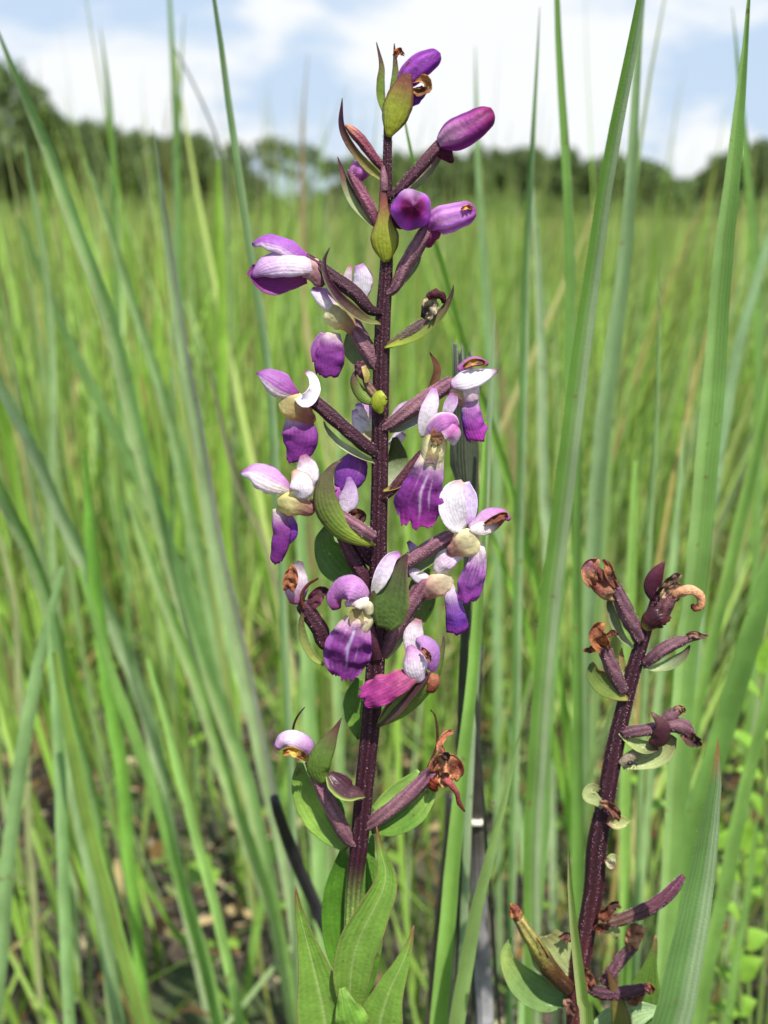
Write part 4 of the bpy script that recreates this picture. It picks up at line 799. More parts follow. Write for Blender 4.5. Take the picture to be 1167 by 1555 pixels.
BR_([(584,528,10),(604,522,16),(630,513,22),(655,496,24),(674,474,22),(686,450,18),(689,433,16)], [4,18,22,21,17,9,1], grad([(0, '#98ac3c'), (.4, '#829a40'), (.7, '#64603c'), (1, '#3c2030')], neg=([(0, '#6a4a3c'), (1, '#4a2838')], .5)), 'boat shaped green bract curving up on the right', cup=.9, nrm=(-.3,.7,1))
f = FL('tiny shrivelled bud hugging the left of the stem')
O(f, [(574,608,16),(562,590,18),(554,572,18)], [7,7,5], grad([(0, '#7c6a3c'), (1, '#6a4a48')]), hair=.5)
dry(f, 'withered_petal', [(558,576,22),(550,562,24),(544,550,22)], [12,20,16], cols=('#5c2038', '#7c3a5c', '#3a1424'), cup=-1.1, crum=2)
sheet('withered_lip', f, [(552,556,30),(557,570,30),(556,582,28)], [7,10,4], grad([(0, '#d8c878'), (1, '#b8a850')]))
BR_([(572,612,22),(554,604,22),(542,590,20),(537,574,18),(541,562,14)], [6,18,18,12,2], GREENB, cup=-.8, nrm=(-.3,0,1))
BR_([(579,628,24),(576,616,28),(577,604,28),(584,598,26)], [6,22,24,14], grad([(0, '#8ca02c'), (1, '#a8bc34')]), 'small bright lime bract clasping the stem', cup=-.7)

# ---------- third level
f = FL('flower at the left with a purple lip hanging straight down, below the large pink one')
O(f, [(572,690,6),(545,668,12),(515,642,16),(488,618,18),(470,604,18)], [10,10.5,10.5,11,10], OVD, hair=1.6)
sheet('hood', f, [(454,600,22),(436,586,30),(416,573,30),(398,566,26),(390,566,20)], [10,36,42,30,6], grad([(0, '#8a2f80'), (.3, '#a860ae'), (.75, '#b074ba'), (1, '#8a3f94')], neg=([(0, '#e6dccc'), (1, '#e0d4e4')], .35), pos=([(0, '#c890c4'), (1, '#c890cc')], .6)), cup=-1.15, nrm=(-.1, .45, 1), rip=1)
sheet('sepal', f, [(452,604,36),(460,610,40),(470,604,40),(477,590,36),(474,574,30),(464,564,26)], [12,22,21,18,14,6], grad([(0, '#e8e4ec'), (.6, '#f0ecf2'), (.9, '#e4d4e8'), (1, '#7a2c5c')]), cup=.8, nrm=(.5, .3, 1))
tube('spur', f, [(430,606,16),(442,614,20),(458,624,20),(470,634,18),(480,638,14)], [11.2,20.6,18.1,11.2,8.9], grad([(0, '#d9d494'), (.35, '#d2bc84'), (.6, '#bc8670'), (1, '#a85c60')]), M_PETAL, end=.25, rough=.07, flat=.85, ridge=(2, .06), n=26)
sheet('lip', f, [(447,626,18),(452,645,24),(455,664,24),(450,684,20),(438,702,16)], [26,46,56,46,12], LIP, cup=-.7, tip=(3, 2), rip=3)
BR_([(572,704,8),(545,692,6),(515,674,6),(497,652,8),(492,640,8)], [3,10,12,9,1], grad([(0, '#8c9c54'), (.5, '#b2c294'), (1, '#7a8c50')]), cup=1.0, nrm=(0,.6,1))
f = FL('pink and cream flower half hidden behind the left of the stem')
sheet('hood', f, [(572,640,-22),(560,624,-16),(548,616,-14),(540,616,-16)], [14,32,28,8], HOODW, cup=-.9, nrm=(-.3, .5, 1))
sheet('sepal', f, [(572,660,-18),(556,652,-12),(545,640,-12),(538,622,-14)], [12,20,20,6], WHITE, cup=-.7)
tube('spur', f, [(552,656,-16),(562,664,-14),(574,676,-16)], [6.9,13.8,11.0], SAC, M_PETAL, end=.25, rough=.07, flat=.85, ridge=(2, .06), n=20)
f = FL('flower with a long white sepal and a slim purple lip, top right of the bloom cluster')
O(f, [(590,646,8),(616,628,14),(645,608,18),(672,590,20),(692,576,20)], [10,12,13,12,10], OVL, hair=2.4)
sheet('sepal', f, [(684,582,30),(702,574,38),(722,570,38),(742,565,32),(756,562,26)], [16,36,34,22,5], grad([(0, '#d8a8d4'), (.2, '#e6e1e6'), (.8, '#efe6f0'), (1, '#6a1c4c')], neg=([(0, '#c890c8'), (1, '#c48cc8')], .7)), cup=-.9, nrm=(0, .5, 1))
sheet('hood', f, [(694,560,22),(708,550,26),(722,545,26),(736,548,22),(742,554,20)], [10,16,18,16,5], grad([(0, '#b06aa8'), (.5, '#b878b0'), (1, '#9a3a80')]), cup=-1.2, nrm=(0, .6, 1))
dry(f, 'withered_petal', [(704,558,34),(716,551,36),(730,550,36),(738,556,32)], [5,10,9,5], crum=2)
tube('spur', f, [(706,582,18),(700,594,20),(694,604,18),(688,612,14)], [15.5,18.9,15.5,12.4], grad([(0, '#e8dcc0'), (.4, '#dfc0a0'), (1, '#c08a90')]), M_PETAL, end=.25, rough=.07, flat=.85, ridge=(2, .06), n=24)
tube('lip_base', f, [(712,586,22),(714,598,24),(716,608,24)], [16,15,12], grad([(0, '#f0e8dc'), (1, '#d8b8d4')]), M_PETAL, n=20)
sheet('lip', f, [(716,604,26),(716,625,30),(721,648,30),(730,668,26)], [22,30,34,38], grad([(0, '#e6cfe0'), (.25, '#b878bc'), (.6, '#a040a8'), (1, '#b83ab0')], pos=([(0, '#e0cfe4'), (.5, '#6a20a0'), (1, '#a83aa8')], .45)), cup=-.8, tip=(6, 1.5), rip=2)
sheet('bract_tip', PL, [(648,604,0),(656,585,2),(663,560,2),(653,535,0)], [10,14,13,1], grad([(0, '#8a9c50'), (.35, '#7a6040'), (1, '#5c2424')]), M_LEAF, cup=.8, nrm=(.6,0,1))
BR_([(592,656,-2),(612,650,2),(636,636,2),(660,618,2)], [6,18,20,4], grad([(0, '#8c9c6c'), (.5, '#b8c8b0'), (1, '#7a8c60')]), 'bract with a pale silvery underside beneath the top right flower', cup=.9, nrm=(0,.7,1))
f = FL('small white flower peeping out behind the right of the stem')
sheet('sepal', f, [(600,650,-24),(606,634,-20),(618,618,-18),(628,612,-20)], [16,24,22,8], grad([(0, '#e8dcea'), (.7, '#dcc4e0'), (1, '#6a2c4c')]), cup=-.8)
sheet('sepal', f, [(592,676,-26),(602,668,-22),(612,656,-22)], [10,18,14], WHITE, cup=-.6)
BR_([(590,740,-16),(600,720,-20),(604,694,-20),(600,664,-18)], [24,34,28,8], grad([(0, '#b8c8a0'), (.4, '#9cb080'), (.6, '#5c7038'), (1, '#54602c')]), 'dull bract behind the right of the stem', cup=-.3)
# the open flower that faces the camera
f = FL('open flower facing the camera on the right, with a wide purple lip streaked white')
O(f, [(588,752,12),(606,732,18),(628,706,22),(646,684,24)], [7,8,8,7], grad([(0, '#5a3438'), (1, '#4a2430')]), hair=.8)
sheet('sepal', f, [(644,664,34),(646,646,40),(651,624,42),(657,604,38),(659,589,34)], [10,24,27,22,8], WHITE, cup=.6, nrm=(.2, .2, 1))
sheet('sepal', f, [(677,634,28),(681,622,32),(687,608,32),(689,597,30)], [9,17,19,10], WHITEP, cup=.6)
sheet('hood', f, [(646,668,46),(657,648,62),(672,636,68),(688,636,62),(697,648,54)], [10,32,34,30,12], grad([(0, '#e8dce0'), (.3, '#cc90cc'), (.7, '#bc70b8'), (1, '#b060a8')], neg=([(0, '#f2ece8'), (1, '#e8c8e0')], .3)), cup=-1.0, nrm=(0, .5, 1), nv=22)
sheet('sepal', f, [(668,646,64),(680,652,72),(690,662,70),(690,676,60)], [8,26,28,6], grad([(0, '#e0b0d8'), (.5, '#c470b4'), (1, '#efe8f0')], pos=([(0, '#f2ecf0'), (1, '#f2ecf0')], .45)), cup=-.8, nrm=(.2, 0, 1))
tube('lip_base', f, [(664,656,40),(661,672,42),(657,690,40),(654,706,36)], [17,21,21,17], grad([(0, '#d8c878'), (.4, '#e2dcac'), (1, '#e4dcc0')]), M_PETAL, n=28, ridge=(2, .1), nrm=(1,0,0))
sheet('stamen_column', f, [(664,652,64),(664,664,68),(662,676,66)], [14,20,9], grad([(0, '#8a4a1c'), (.4, '#5a2814'), (1, '#a88a58')]), M_DRY, cup=1.0, crum=2)
sheet('throat', f, [(660,676,63),(657,692,64),(655,704,60)], [11,20,13], grad([(0, '#a89c60'), (.5, '#b0a070'), (1, '#c8a8b0')]), cup=.9)
sheet('lip', f, [(658,690,58),(652,712,58),(645,735,56),(638,760,54),(633,800,48)], [34,48,62,78,66], grad([(0, '#e4dcb4'), (.12, '#dccfbc'), (.24, '#b080b4'), (.4, '#8a3090'), (.7, '#761f7c'), (.92, '#9a2a94'), (1, '#c048a8')], pos=([(0, '#e2d8b8'), (.22, '#c8a8c4'), (.4, '#7e3490'), (1, '#6c1f74')], .55), neg=([(0, '#e2d8b8'), (.2, '#b890bc'), (.45, '#9a50ac'), (1, '#9a3c9c')], .7), streak=('#d8c0e0', .22, .80, 5.0, .42)), cup=-.75, nu=44, nv=56, tip=(9, 3), rip=4, rfreq=2.5, crum=1.5, seed=3)
BR_([(582,746,18),(600,740,20),(622,726,22),(634,706,22)], [3,12,14,6], grad([(0, '#a09c44'), (1, '#7a4a40')]), cup=1.0, nrm=(0,.6,1))

# ---------- fourth level
f = FL('flower furthest to the left, lilac hood and a narrow two part purple lip')
O(f, [(560,850,-8),(536,806,-2),(510,782,8),(484,766,14),(470,760,14)], [10,11,11,10,9], OV, hair=1.4)
sheet('hood', f, [(444,744,22),(428,734,30),(406,722,32),(384,714,28),(366,718,22)], [10,36,44,36,8], HOODW, cup=-1.15, nrm=(-.1, .45, 1), rip=1)
sheet('sepal', f, [(462,752,26),(466,736,30),(468,716,30),(461,690,24)], [12,30,34,10], grad([(0, '#e6e1e6'), (.7, '#efe8ee'), (1, '#9a3a74')]), cup=-.6, nrm=(.2, 0, 1), rip=1.5)
sheet('sepal', f, [(458,758,38),(460,744,44),(456,728,42),(446,714,36)], [18,36,32,8], grad([(0, '#e6e1e6'), (.7, '#eee6ea'), (1, '#c08a60')], pos=([(0, '#e8d0c0'), (1, '#a86a40')], .85)), cup=-.7, nrm=(.1, .2, 1))
tube('spur', f, [(424,764,20),(438,764,24),(456,768,24),(470,774,20),(478,778,16)], [10.3,17.2,15.5,11.2,8.9], grad([(0, '#d0cc84'), (.35, '#d8cf90'), (.65, '#bc907c'), (1, '#9c5c6c')]), M_PETAL, end=.25, rough=.07, flat=.85, ridge=(2, .06), n=26)
sheet('lip', f, [(421,772,20),(424,790,24),(428,810,24),(424,832,22),(418,856,18)], [14,24,28,26,18], LIP, cup=-1.0, tip=(3, 1), rip=2)
sheet('lip_lobe', f, [(432,780,14),(438,795,16),(441,812,16),(437,826,14)], [12,24,22,6], grad([(0, '#d0a8c8'), (.4, '#8c40b0'), (1, '#6a2090')]), cup=-.8)
BR_([(571,828,22),(548,820,34),(520,804,42),(500,782,44),(491,756,42),(494,728,38),(508,706,32),(521,699,28)], [3,20,32,38,40,32,15,1], grad([(0, '#9aae3c'), (.4, '#74923a'), (.7, '#6a7040'), (1, '#4a2c34')], neg=([(0, '#a8b850'), (.6, '#6a3c48'), (1, '#5a2840')], .75)), 'large folded green bract crossing the left of the stem', cup=-.8, nrm=(-.35, .1, 1))
tube('ovary', f, [(568,816,24),(550,804,30),(530,790,32),(515,778,30)], [8,9,8,6], OVL, M_STEM, ridge=(5, .1), hair=2, hroot='spike', n=20)
f = FL('drooping violet flower close against the left of the stem')
sheet('lip', f, [(546,688,-10),(538,704,-4),(528,724,-2),(518,744,-6)], [24,46,48,28], grad([(0, '#8c3f98'), (.5, '#8a44a8'), (1, '#7c3aa8')]), cup=-.8, nrm=(0,.2,1))
sheet('sepal', f, [(530,724,6),(532,744,10),(528,764,10),(519,782,8)], [6,22,30,10], grad([(0, '#9a58ac'), (.3, '#d4bcdc'), (1, '#efe8f0')]), cup=-.7)
sheet('hood', f, [(514,740,-6),(510,756,-4),(514,774,-4)], [8,18,12], HOOD, cup=-.6)
dry(f, 'withered_petal', [(532,784,8),(540,779,12),(550,784,12),(548,794,10)], [8,14,14,8], cols=('#3a1810', '#6a3018', '#1c0c08'), crum=3)
f = FL('lone ovary with a broad green bract below the folded bract')
O(f, [(574,905,-14),(560,886,-10),(545,862,-6),(528,828,-6),(516,806,-8)], [10,12,12,11,9], OV, hair=1)
BR_([(562,888,-20),(535,872,-22),(510,850,-22),(496,824,-22),(500,800,-22)], [10,44,56,40,14], grad([(0, '#74a040'), (.5, '#5c8c34'), (1, '#5c8034')]), 'broad green bract low on the left in the shade', cup=.5, nrm=(-.3, .1, 1))
f = FL('flower at the right edge of the spike, white upright sepals and wavy hanging lip')
O(f, [(588,880,10),(612,858,16),(640,840,20),(668,822,24),(690,810,24)], [10,11,11.5,11,9], OVL, hair=2.4)
sheet('sepal', f, [(704,804,34),(693,790,42),(686,768,44),(690,746,40),(704,732,34)], [14,38,42,34,10], grad([(0, '#e6e1e6'), (.8, '#e6e1e6'), (1, '#d8b4b0')]), cup=.35, nrm=(.1, .2, 1))
sheet('sepal', f, [(712,798,26),(714,780,28),(714,758,28),(708,732,26)], [10,20,22,10], grad([(0, '#c890d0'), (.3, '#e6d8f0'), (1, '#e2d0f0')]), cup=.5)
sheet('hood', f, [(712,800,34),(728,790,42),(746,780,42),(764,778,36),(776,788,30)], [12,28,32,24,8], grad([(0, '#e8d0e4'), (.5, '#cc98cc'), (1, '#b060a0')]), cup=-1.1, nrm=(0, .6, 1))
sheet('sepal', f, [(714,804,44),(732,802,50),(752,794,48),(768,786,40)], [8,24,20,5], grad([(0, '#f2ece8'), (.5, '#efe2e0'), (.75, '#9a5a3c'), (1, '#7a3a28')]), cup=-.7, nrm=(0, .1, 1))
dry(f, 'withered_petal', [(736,796,52),(752,788,54),(766,782,50),(772,786,46)], [5,10,10,5], cols=('#9a5a30', '#6a2c18', '#8a4420'), crum=2.5)
tube('spur', f, [(722,810,30),(712,820,34),(700,828,32),(686,836,28),(680,838,24)], [11.2,21.5,19.8,12.0,9.6], grad([(0, '#e6e0b0'), (.35, '#e6dcb0'), (.65, '#cc9c90'), (1, '#9c6070')]), M_PETAL, end=.25, rough=.07, flat=.85, ridge=(2, .06), n=28)
sheet('lip', f, [(722,822,38),(726,840,42),(724,862,42),(716,886,40),(708,916,34)], [20,26,34,40,32], grad([(0, '#efe8cc'), (.2, '#e2cfdc'), (.45, '#b478bc'), (.75, '#8c3f9c'), (1, '#b04ab4')], blot=.1, streak=('#8a3f9c', .3, .8, 7, .8)), cup=-.9, tip=(5, 2.5), rip=3.5, nu=24, nv=30)
BR_([(594,888,-2),(620,872,4),(650,854,6),(672,838,8),(684,826,8)], [4,18,22,16,2], grad([(0, '#8ca85c'), (.5, '#a0ba7c'), (1, '#7a9c48')]), cup=.9, nrm=(0, .7, 1))
f = FL('flower tucked below the right edge one, with a slender lip white at its root')
O(f, [(580,995,0),(596,966,6),(616,930,10),(638,898,12),(652,878,12)], [11,13,13.5,13,12], OVL, hair=1.6)
sheet('sepal', f, [(656,886,12),(640,878,16),(626,868,16),(619,864,14)], [12,20,18,6], WHITE, cup=-.6)
sheet('sepal', f, [(640,850,0),(630,836,2),(620,822,2)], [6,15,5], grad([(0, '#efe6f0'), (.7, '#d0b0d8'), (1, '#5a2440')]), cup=-.6)
sheet('hood', f, [(660,868,22),(670,852,28),(686,842,30),(704,838,26),(712,842,20)], [12,34,34,20,6], grad([(0, '#efe2ea'), (.5, '#e6cfe0'), (1, '#f2ecec')], neg=([(0, '#f5f0f0'), (1, '#f2eaf0')], .3)), cup=-1.0, nrm=(-.2, .5, 1))
tube('spur', f, [(684,876,16),(672,884,20),(660,892,20),(648,902,16),(642,906,12)], [10,16,17,12,8], SACP, M_PETAL, end=.25, rough=.07, flat=.85, ridge=(2, .06), n=26)
sheet('lip', f, [(678,880,24),(684,900,28),(691,925,28),(697,963,22)], [14,22,30,36], grad([(0, '#ece2cc'), (.25, '#e0cfe2'), (.5, '#a068c0'), (.8, '#7030a8'), (1, '#8a2c94')]), cup=-.9, tip=(4, 2), rip=2)
BR_([(586,1000,-10),(606,970,-10),(630,940,-12),(650,915,-12),(660,890,-12)], [4,20,30,26,4], grad([(0, '#c8d8a8'), (.5, '#7ca04c'), (1, '#6c9440')]), cup=.6)
sheet('bract', PL, [(622,905,-14),(636,885,-14),(650,862,-14)], [10,24,10], grad([(0, '#8cb060'), (1, '#7ca450')]), M_LEAF, cup=.5)

# ---------- fifth level
f = FL('orange brown withered flower with a white remnant, low on the left')
O(f, [(500,978,10),(486,955,14),(470,932,16),(456,912,16)], [12,13,13,12], OVD, hair=1.2)
sheet('hood', f, [(450,918,20),(448,896,26),(450,874,26),(456,852,22)], [22,38,32,8], grad([(0, '#a84880'), (.3, '#d8b4d0'), (.7, '#efe6ec'), (1, '#4a2c40')]), cup=-1.0, nrm=(-.1, .2, 1))
dry(f, 'withered_petal', [(440,896,40),(442,882,44),(444,866,42),(442,858,38)], [12,22,20,8], cols=('#9c5830', '#b87448', '#7a3a20'), crum=5)
dry(f, 'withered_sepal', [(474,922,16),(480,908,20),(490,898,20),(502,902,16)], [8,22,18,5], cols=('#4a1424', '#6a2440', '#3a1018'), crum=3)
tube('withered_thread', f, [(462,925,32),(458,905,32),(468,888,32),(484,878,28)], [2.2,2.5,2.5,1.6], grad([(0, '#6a3c28'), (1, '#4a2420')]), M_DRY, n=8)
BR_([(492,1010,12),(474,995,22),(461,972,26),(457,945,28),(462,922,26)], [4,12,14,10,1], grad([(0, '#a8bc60'), (.5, '#8a9c54'), (1, '#5a4434')]), cup=1.0, nrm=(.5, 0, 1))
BR_([(540,1030,-6),(515,1008,-4),(498,990,-2)], [4,10,8], grad([(0, '#7c9c44'), (1, '#6a8c3c')]), cup=.8)
f = FL('open flower in front of the stem, low on the spike, with a broad frilled purple lip')
sheet('sepal', f, [(567,902,60),(575,884,66),(584,864,66),(594,848,60),(607,840,54)], [8,20,25,20,8], grad([(0, '#e2dccc'), (.4, '#ece4ee'), (.8, '#e0c8e6'), (1, '#b068b4')]), cup=.7, nrm=(.3, .2, 1))
sheet('hood', f, [(562,916,50),(552,900,64),(536,890,70),(520,892,64),(509,908,54),(512,926,50)], [8,30,44,44,30,14], grad([(0, '#d0a0d0'), (.4, '#c890cc'), (.8, '#b870b8'), (1, '#90307c')], pos=([(0, '#e8d4e8'), (1, '#cc98cc')], .7)), cup=-.9, nrm=(0, .5, 1), nv=22)
sheet('sepal', f, [(524,918,60),(540,912,68),(556,918,66),(564,934,58)], [8,20,22,10], grad([(0, '#d8a8cc'), (.5, '#f0eadc'), (1, '#e6e0b0')]), cup=-.7, nrm=(0, .3, 1))
sheet('throat', f, [(541,924,60),(542,938,58),(540,950,56)], [18,22,16], grad([(0, '#a89458'), (.6, '#c8bc88'), (1, '#c8a8b0')]), cup=.9)
tube('lip_base', f, [(556,924,38),(553,942,42),(548,956,44)], [14,15,12], grad([(0, '#e8e4b0'), (1, '#dcd0b0')]), M_PETAL, n=20)
tube('ovary', f, [(572,1000,10),(564,970,20),(556,940,26)], [9,10,9], OV, M_STEM, rough=.05)
sheet('lip', f, [(541,938,56),(537,956,60),(532,976,60),(526,1000,58),(521,1032,52)], [34,58,72,72,46], grad([(0, '#e0d4b4'), (.12, '#c8a0bc'), (.3, '#94489a'), (.55, '#701f7c'), (.85, '#64206c'), (1, '#9a2ca0')], pos=([(0, '#e0d4c0'), (.3, '#a868b4'), (1, '#7c2c88')], .6), streak=('#cfc0e0', .1, .72, 4.4, .42)), cup=-.6, nu=40, nv=50, tip=(8, 3), rip=6, rfreq=3, crum=2, seed=8)
BR_([(584,954,40),(588,938,50),(592,915,58),(598,890,60),(606,866,56),(620,838,48)], [22,54,62,48,26,1], grad([(0, '#769a48'), (.4, '#628040'), (.75, '#4c5230'), (1, '#4a2030')], pos=([(0, '#8c9c58'), (1, '#6a3444')], .86), neg=([(0, '#4a5428'), (1, '#4a2030')], .6)), 'dark green triangular bract across the front of the stem', cup=.5, nrm=(-.1, 0, 1))
f = FL('lilac bud shaped flower with a magenta lip drooping left across the lower stem')
sheet('sepal', f, [(628,1006,30),(627,988,32),(628,966,32),(636,940,28)], [10,24,30,10], grad([(0, '#e6e1e6'), (.8, '#ece2ea'), (1, '#a85c70')]), cup=-.5)
sheet('hood', f, [(652,1030,34),(658,1012,42),(656,990,44),(644,974,40),(632,972,34)], [12,26,36,30,10], grad([(0, '#8c3f84'), (.4, '#b078c0'), (1, '#c498cc')]), cup=-1.0, nrm=(.3, .2, 1))
dry(f, 'stamen_column', [(640,984,60),(648,992,62),(654,1004,60)], [5,10,6], cols=('#7a3428', '#a86848', '#4a1c18'), crum=2)
sheet('sepal', f, [(640,1036,48),(634,1022,58),(630,1002,58),(622,980,48)], [16,36,34,8], grad([(0, '#e6d6e4'), (.5, '#efe6ee'), (1, '#b470b0')], pos=([(0, '#dcb8dc'), (1, '#b070b8')], .8)), cup=-.9, nrm=(0, .1, 1))
tube('spur', f, [(648,1018,26),(656,1034,28),(652,1046,24)], [13.8,12.9,10.3], grad([(0, '#b87c60'), (1, '#7a3828')]), M_DRY, n=18)
sheet('lip', f, [(636,1020,44),(618,1028,54),(598,1038,58),(574,1048,58),(548,1058,50)], [18,34,42,48,40], grad([(0, '#b86a54'), (.15, '#b0547c'), (.5, '#a83a80'), (1, '#a02a84')], blot=.14, pos=([(0, '#c07c74'), (1, '#b84a90')], .6)), cup=-.8, nrm=(0, .4, 1), tip=(7, 3), rip=4, nu=24, nv=30)
BR_([(574,1104,14),(596,1090,26),(622,1068,34),(646,1042,38),(664,1012,36),(673,984,30),(674,962,26)], [6,30,42,40,30,12,1], grad([(0, '#87a04a'), (.35, '#74923e'), (.75, '#6c8a3c'), (1, '#54283c')]), cup=-.5, nrm=(.5, -.4, 1), label='large boat shaped green bract low on the right')
BR_([(574,1102,18),(598,1078,34),(624,1050,42),(645,1030,44),(655,1018,40)], [6,26,30,20,2], grad([(0, '#5c5038'), (.5, '#54403a'), (1, '#5c3440')], neg=([(0, '#9cb054'), (1, '#8a9c50')], .85)), cup=.6, nrm=(-.2, .6, 1), label='purple brown inner face of the large right bract')
BR_([(552,1120,-18),(542,1090,-20),(538,1060,-20),(546,1030,-18)], [20,34,30,10], grad([(0, '#6c9a3c'), (1, '#5c8c34')]), cup=.3)

# ---------- lowest flowers
f = FL('lowest flower on the left, a white and lilac hook with orange fringe')
O(f, [(530,1276,6),(510,1240,12),(494,1206,14),(478,1172,14),(468,1150,14)], [11,12,12,10,8], OVL, hair=.6)
sheet('hood', f, [(478,1152,26),(466,1132,34),(448,1120,36),(430,1122,32),(418,1136,26)], [14,27,28,26,12], grad([(0, '#6a3460'), (.3, '#c89ccc'), (.6, '#efe2ee'), (1, '#c490c4')]), cup=-1.2, nrm=(0, .5, 1))
dry(f, 'withered_fringe', [(430,1142,36),(444,1140,40),(458,1146,38),(466,1156,32)], [8,14,14,6], cols=('#b46a2c', '#d8b04a', '#7a3418'), crum=4, tp=5)
tube('withered_thread', f, [(445,1122,4),(446,1104,2),(452,1088,0),(463,1074,-2)], [1.6,1.8,1.6,.8], grad([(0, '#3a1c24'), (1, '#2c1418')]), M_DRY, n=8)
BR_([(492,1190,30),(482,1170,38),(488,1148,42),(500,1126,40),(512,1104,34),(519,1090,28)], [14,36,36,28,12,1], grad([(0, '#6c9038'), (.5, '#648438'), (.8, '#5a4434'), (1, '#4a1c2c')]), 'upright green bract with a purple point beside the lowest white flower', cup=-.6, nrm=(-.2, 0, 1))
BR_([(500,1176,30),(512,1190,38),(528,1204,40),(544,1206,36),(554,1208,30)], [14,34,34,22,8], grad([(0, '#54343c'), (.5, '#4c3038'), (1, '#5c3c3c')], pos=([(0, '#8cac50'), (1, '#8cac50')], .5), neg=([(0, '#4a2c34'), (1, '#4a2c34')], .4)), 'purple lined pocket bract touching the lower stem', cup=.8, nrm=(0, .7, 1))
BR_([(526,1290,-8),(500,1262,-10),(476,1228,-12),(460,1190,-12),(456,1158,-10)], [10,38,46,36,10], grad([(0, '#74a040'), (.5, '#8cb84c'), (1, '#6c9440')]), 'wide green bract behind the lowest left flower', cup=.5, nrm=(-.2, .2, 1))
BR_([(516,1262,-6),(508,1230,-8),(500,1205,-8)], [14,30,20], grad([(0, '#6c9c3c'), (1, '#5c8c34')]), cup=.4)
f = FL('lowest flower on the right, shrivelled brown with a curled thread hanging down')
O(f, [(562,1252,4),(590,1232,12),(620,1208,16),(645,1184,18),(662,1166,18)], [11,11.5,12,11,10], OVL, hair=1)
dry(f, 'withered_petal', [(660,1172,26),(666,1160,34),(680,1156,36),(692,1166,32),(690,1184,30)], [16,26,28,24,14], cols=('#8a4028', '#c88a5c', '#7a2c1c'), crum=6)
dry(f, 'withered_sac', [(662,1188,30),(674,1186,34),(688,1182,32)], [18,24,18], cols=('#a85c38', '#d8a468', '#8a3c24'), crum=5, cup=-1.2)
dry(f, 'withered_hood', [(668,1158,30),(670,1142,34),(668,1128,34),(678,1114,30),(688,1110,26)], [14,16,10,10,8], cols=('#6a3440', '#a86a4c', '#c87c58'), crum=3)
dry(f, 'stamen_column', [(672,1152,44),(678,1146,46),(680,1154,44)], [6,11,5], cols=('#3a1810', '#2c100c', '#5a2c1c'), crum=1)
tube('withered_lip', f, [(674,1180,36),(684,1190,40),(694,1204,38),(698,1220,34),(706,1232,30)], [7,5,4,3.5,1.5], grad([(0, '#b4605c'), (.5, '#8a4848'), (1, '#5c2c2c')]), M_DRY, n=12, rough=.15)
tube('withered_spur', f, [(662,1184,30),(658,1194,30),(664,1200,28)], [8,7,3], grad([(0, '#7a3424'), (1, '#5a2418')]), M_DRY, rough=.15)
BR_([(564,1262,-2),(594,1250,2),(624,1228,4),(646,1200,6),(660,1176,6)], [10,42,54,42,10], grad([(0, '#6a9438'), (.45, '#6a9a3c'), (.8, '#9cc45c'), (1, '#5c8438')]), 'wide green bract cradling the lowest right flower', cup=.7, nrm=(.1, .5, 1))
BR_([(566,1230,-10),(590,1210,-12),(616,1190,-12),(636,1170,-12)], [8,20,20,6], grad([(0, '#84ac4c'), (1, '#8cb858')]), cup=.5)
tube('thread', PL, [(648,1170,-6),(664,1130,-8),(662,1090,-10),(654,1078,-10)], [2,2,2,1], grad([(0, '#5a3c2c'), (1, '#4a2c24')]), M_DRY, n=6)

# ---------- leaves at the foot of the frame
def LF(pts, ws, col=LEAFC, label=None, **k):
    o = sheet('leaf', PL, pts, ws, col, M_LEAF, tip=(0, 1), solid=1.6, nu=28, nv=34, label=label, **k); return o
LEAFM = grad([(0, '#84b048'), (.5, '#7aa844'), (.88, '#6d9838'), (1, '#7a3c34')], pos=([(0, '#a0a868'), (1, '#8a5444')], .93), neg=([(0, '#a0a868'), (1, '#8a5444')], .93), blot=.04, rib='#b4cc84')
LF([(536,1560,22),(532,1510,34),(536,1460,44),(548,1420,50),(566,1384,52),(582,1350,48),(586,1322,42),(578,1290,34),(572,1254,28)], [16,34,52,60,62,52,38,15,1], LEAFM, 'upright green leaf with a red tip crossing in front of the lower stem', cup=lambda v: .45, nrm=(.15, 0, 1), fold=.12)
LF([(508,1680,10),(500,1600,22),(492,1540,28),(478,1475,30),(464,1420,26),(454,1380,20),(449,1345,16)], [20,70,84,78,46,20,1], LEAFM, 'broad green leaf at the bottom left with a shaded tip', cup=.3, nrm=(.1, 0, 1), fold=.14)
LF([(548,1690,12),(566,1620,24),(576,1560,34),(590,1510,38),(608,1470,34),(620,1440,26),(629,1405,18)], [20,66,86,74,46,22,1], LEAFM, 'broad pointed green leaf at the bottom right of the stem', cup=-.3, nrm=(-.15, 0, 1), fold=.1)
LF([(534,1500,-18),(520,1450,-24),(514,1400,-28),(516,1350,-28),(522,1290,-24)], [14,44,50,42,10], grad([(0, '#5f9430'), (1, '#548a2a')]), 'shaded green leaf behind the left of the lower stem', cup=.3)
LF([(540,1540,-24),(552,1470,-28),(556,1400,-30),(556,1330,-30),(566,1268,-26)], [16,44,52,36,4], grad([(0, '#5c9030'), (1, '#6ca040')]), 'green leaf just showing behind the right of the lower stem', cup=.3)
LF([(545,1600,50),(540,1570,60),(530,1540,66),(524,1518,62),(520,1500,56)], [20,44,52,34,8], grad([(0, '#86b848'), (.7, '#76aa40'), (1, '#78a444')], pos=([(0, '#a8804c'), (.6, '#8f9c50'), (1, '#8a9c50')], .88), neg=([(0, '#a8804c'), (.6, '#8f9c50'), (1, '#8a9c50')], .88)), 'small curled leaf with a brown nibbled rim at the very bottom', cup=-.6, rip=3)
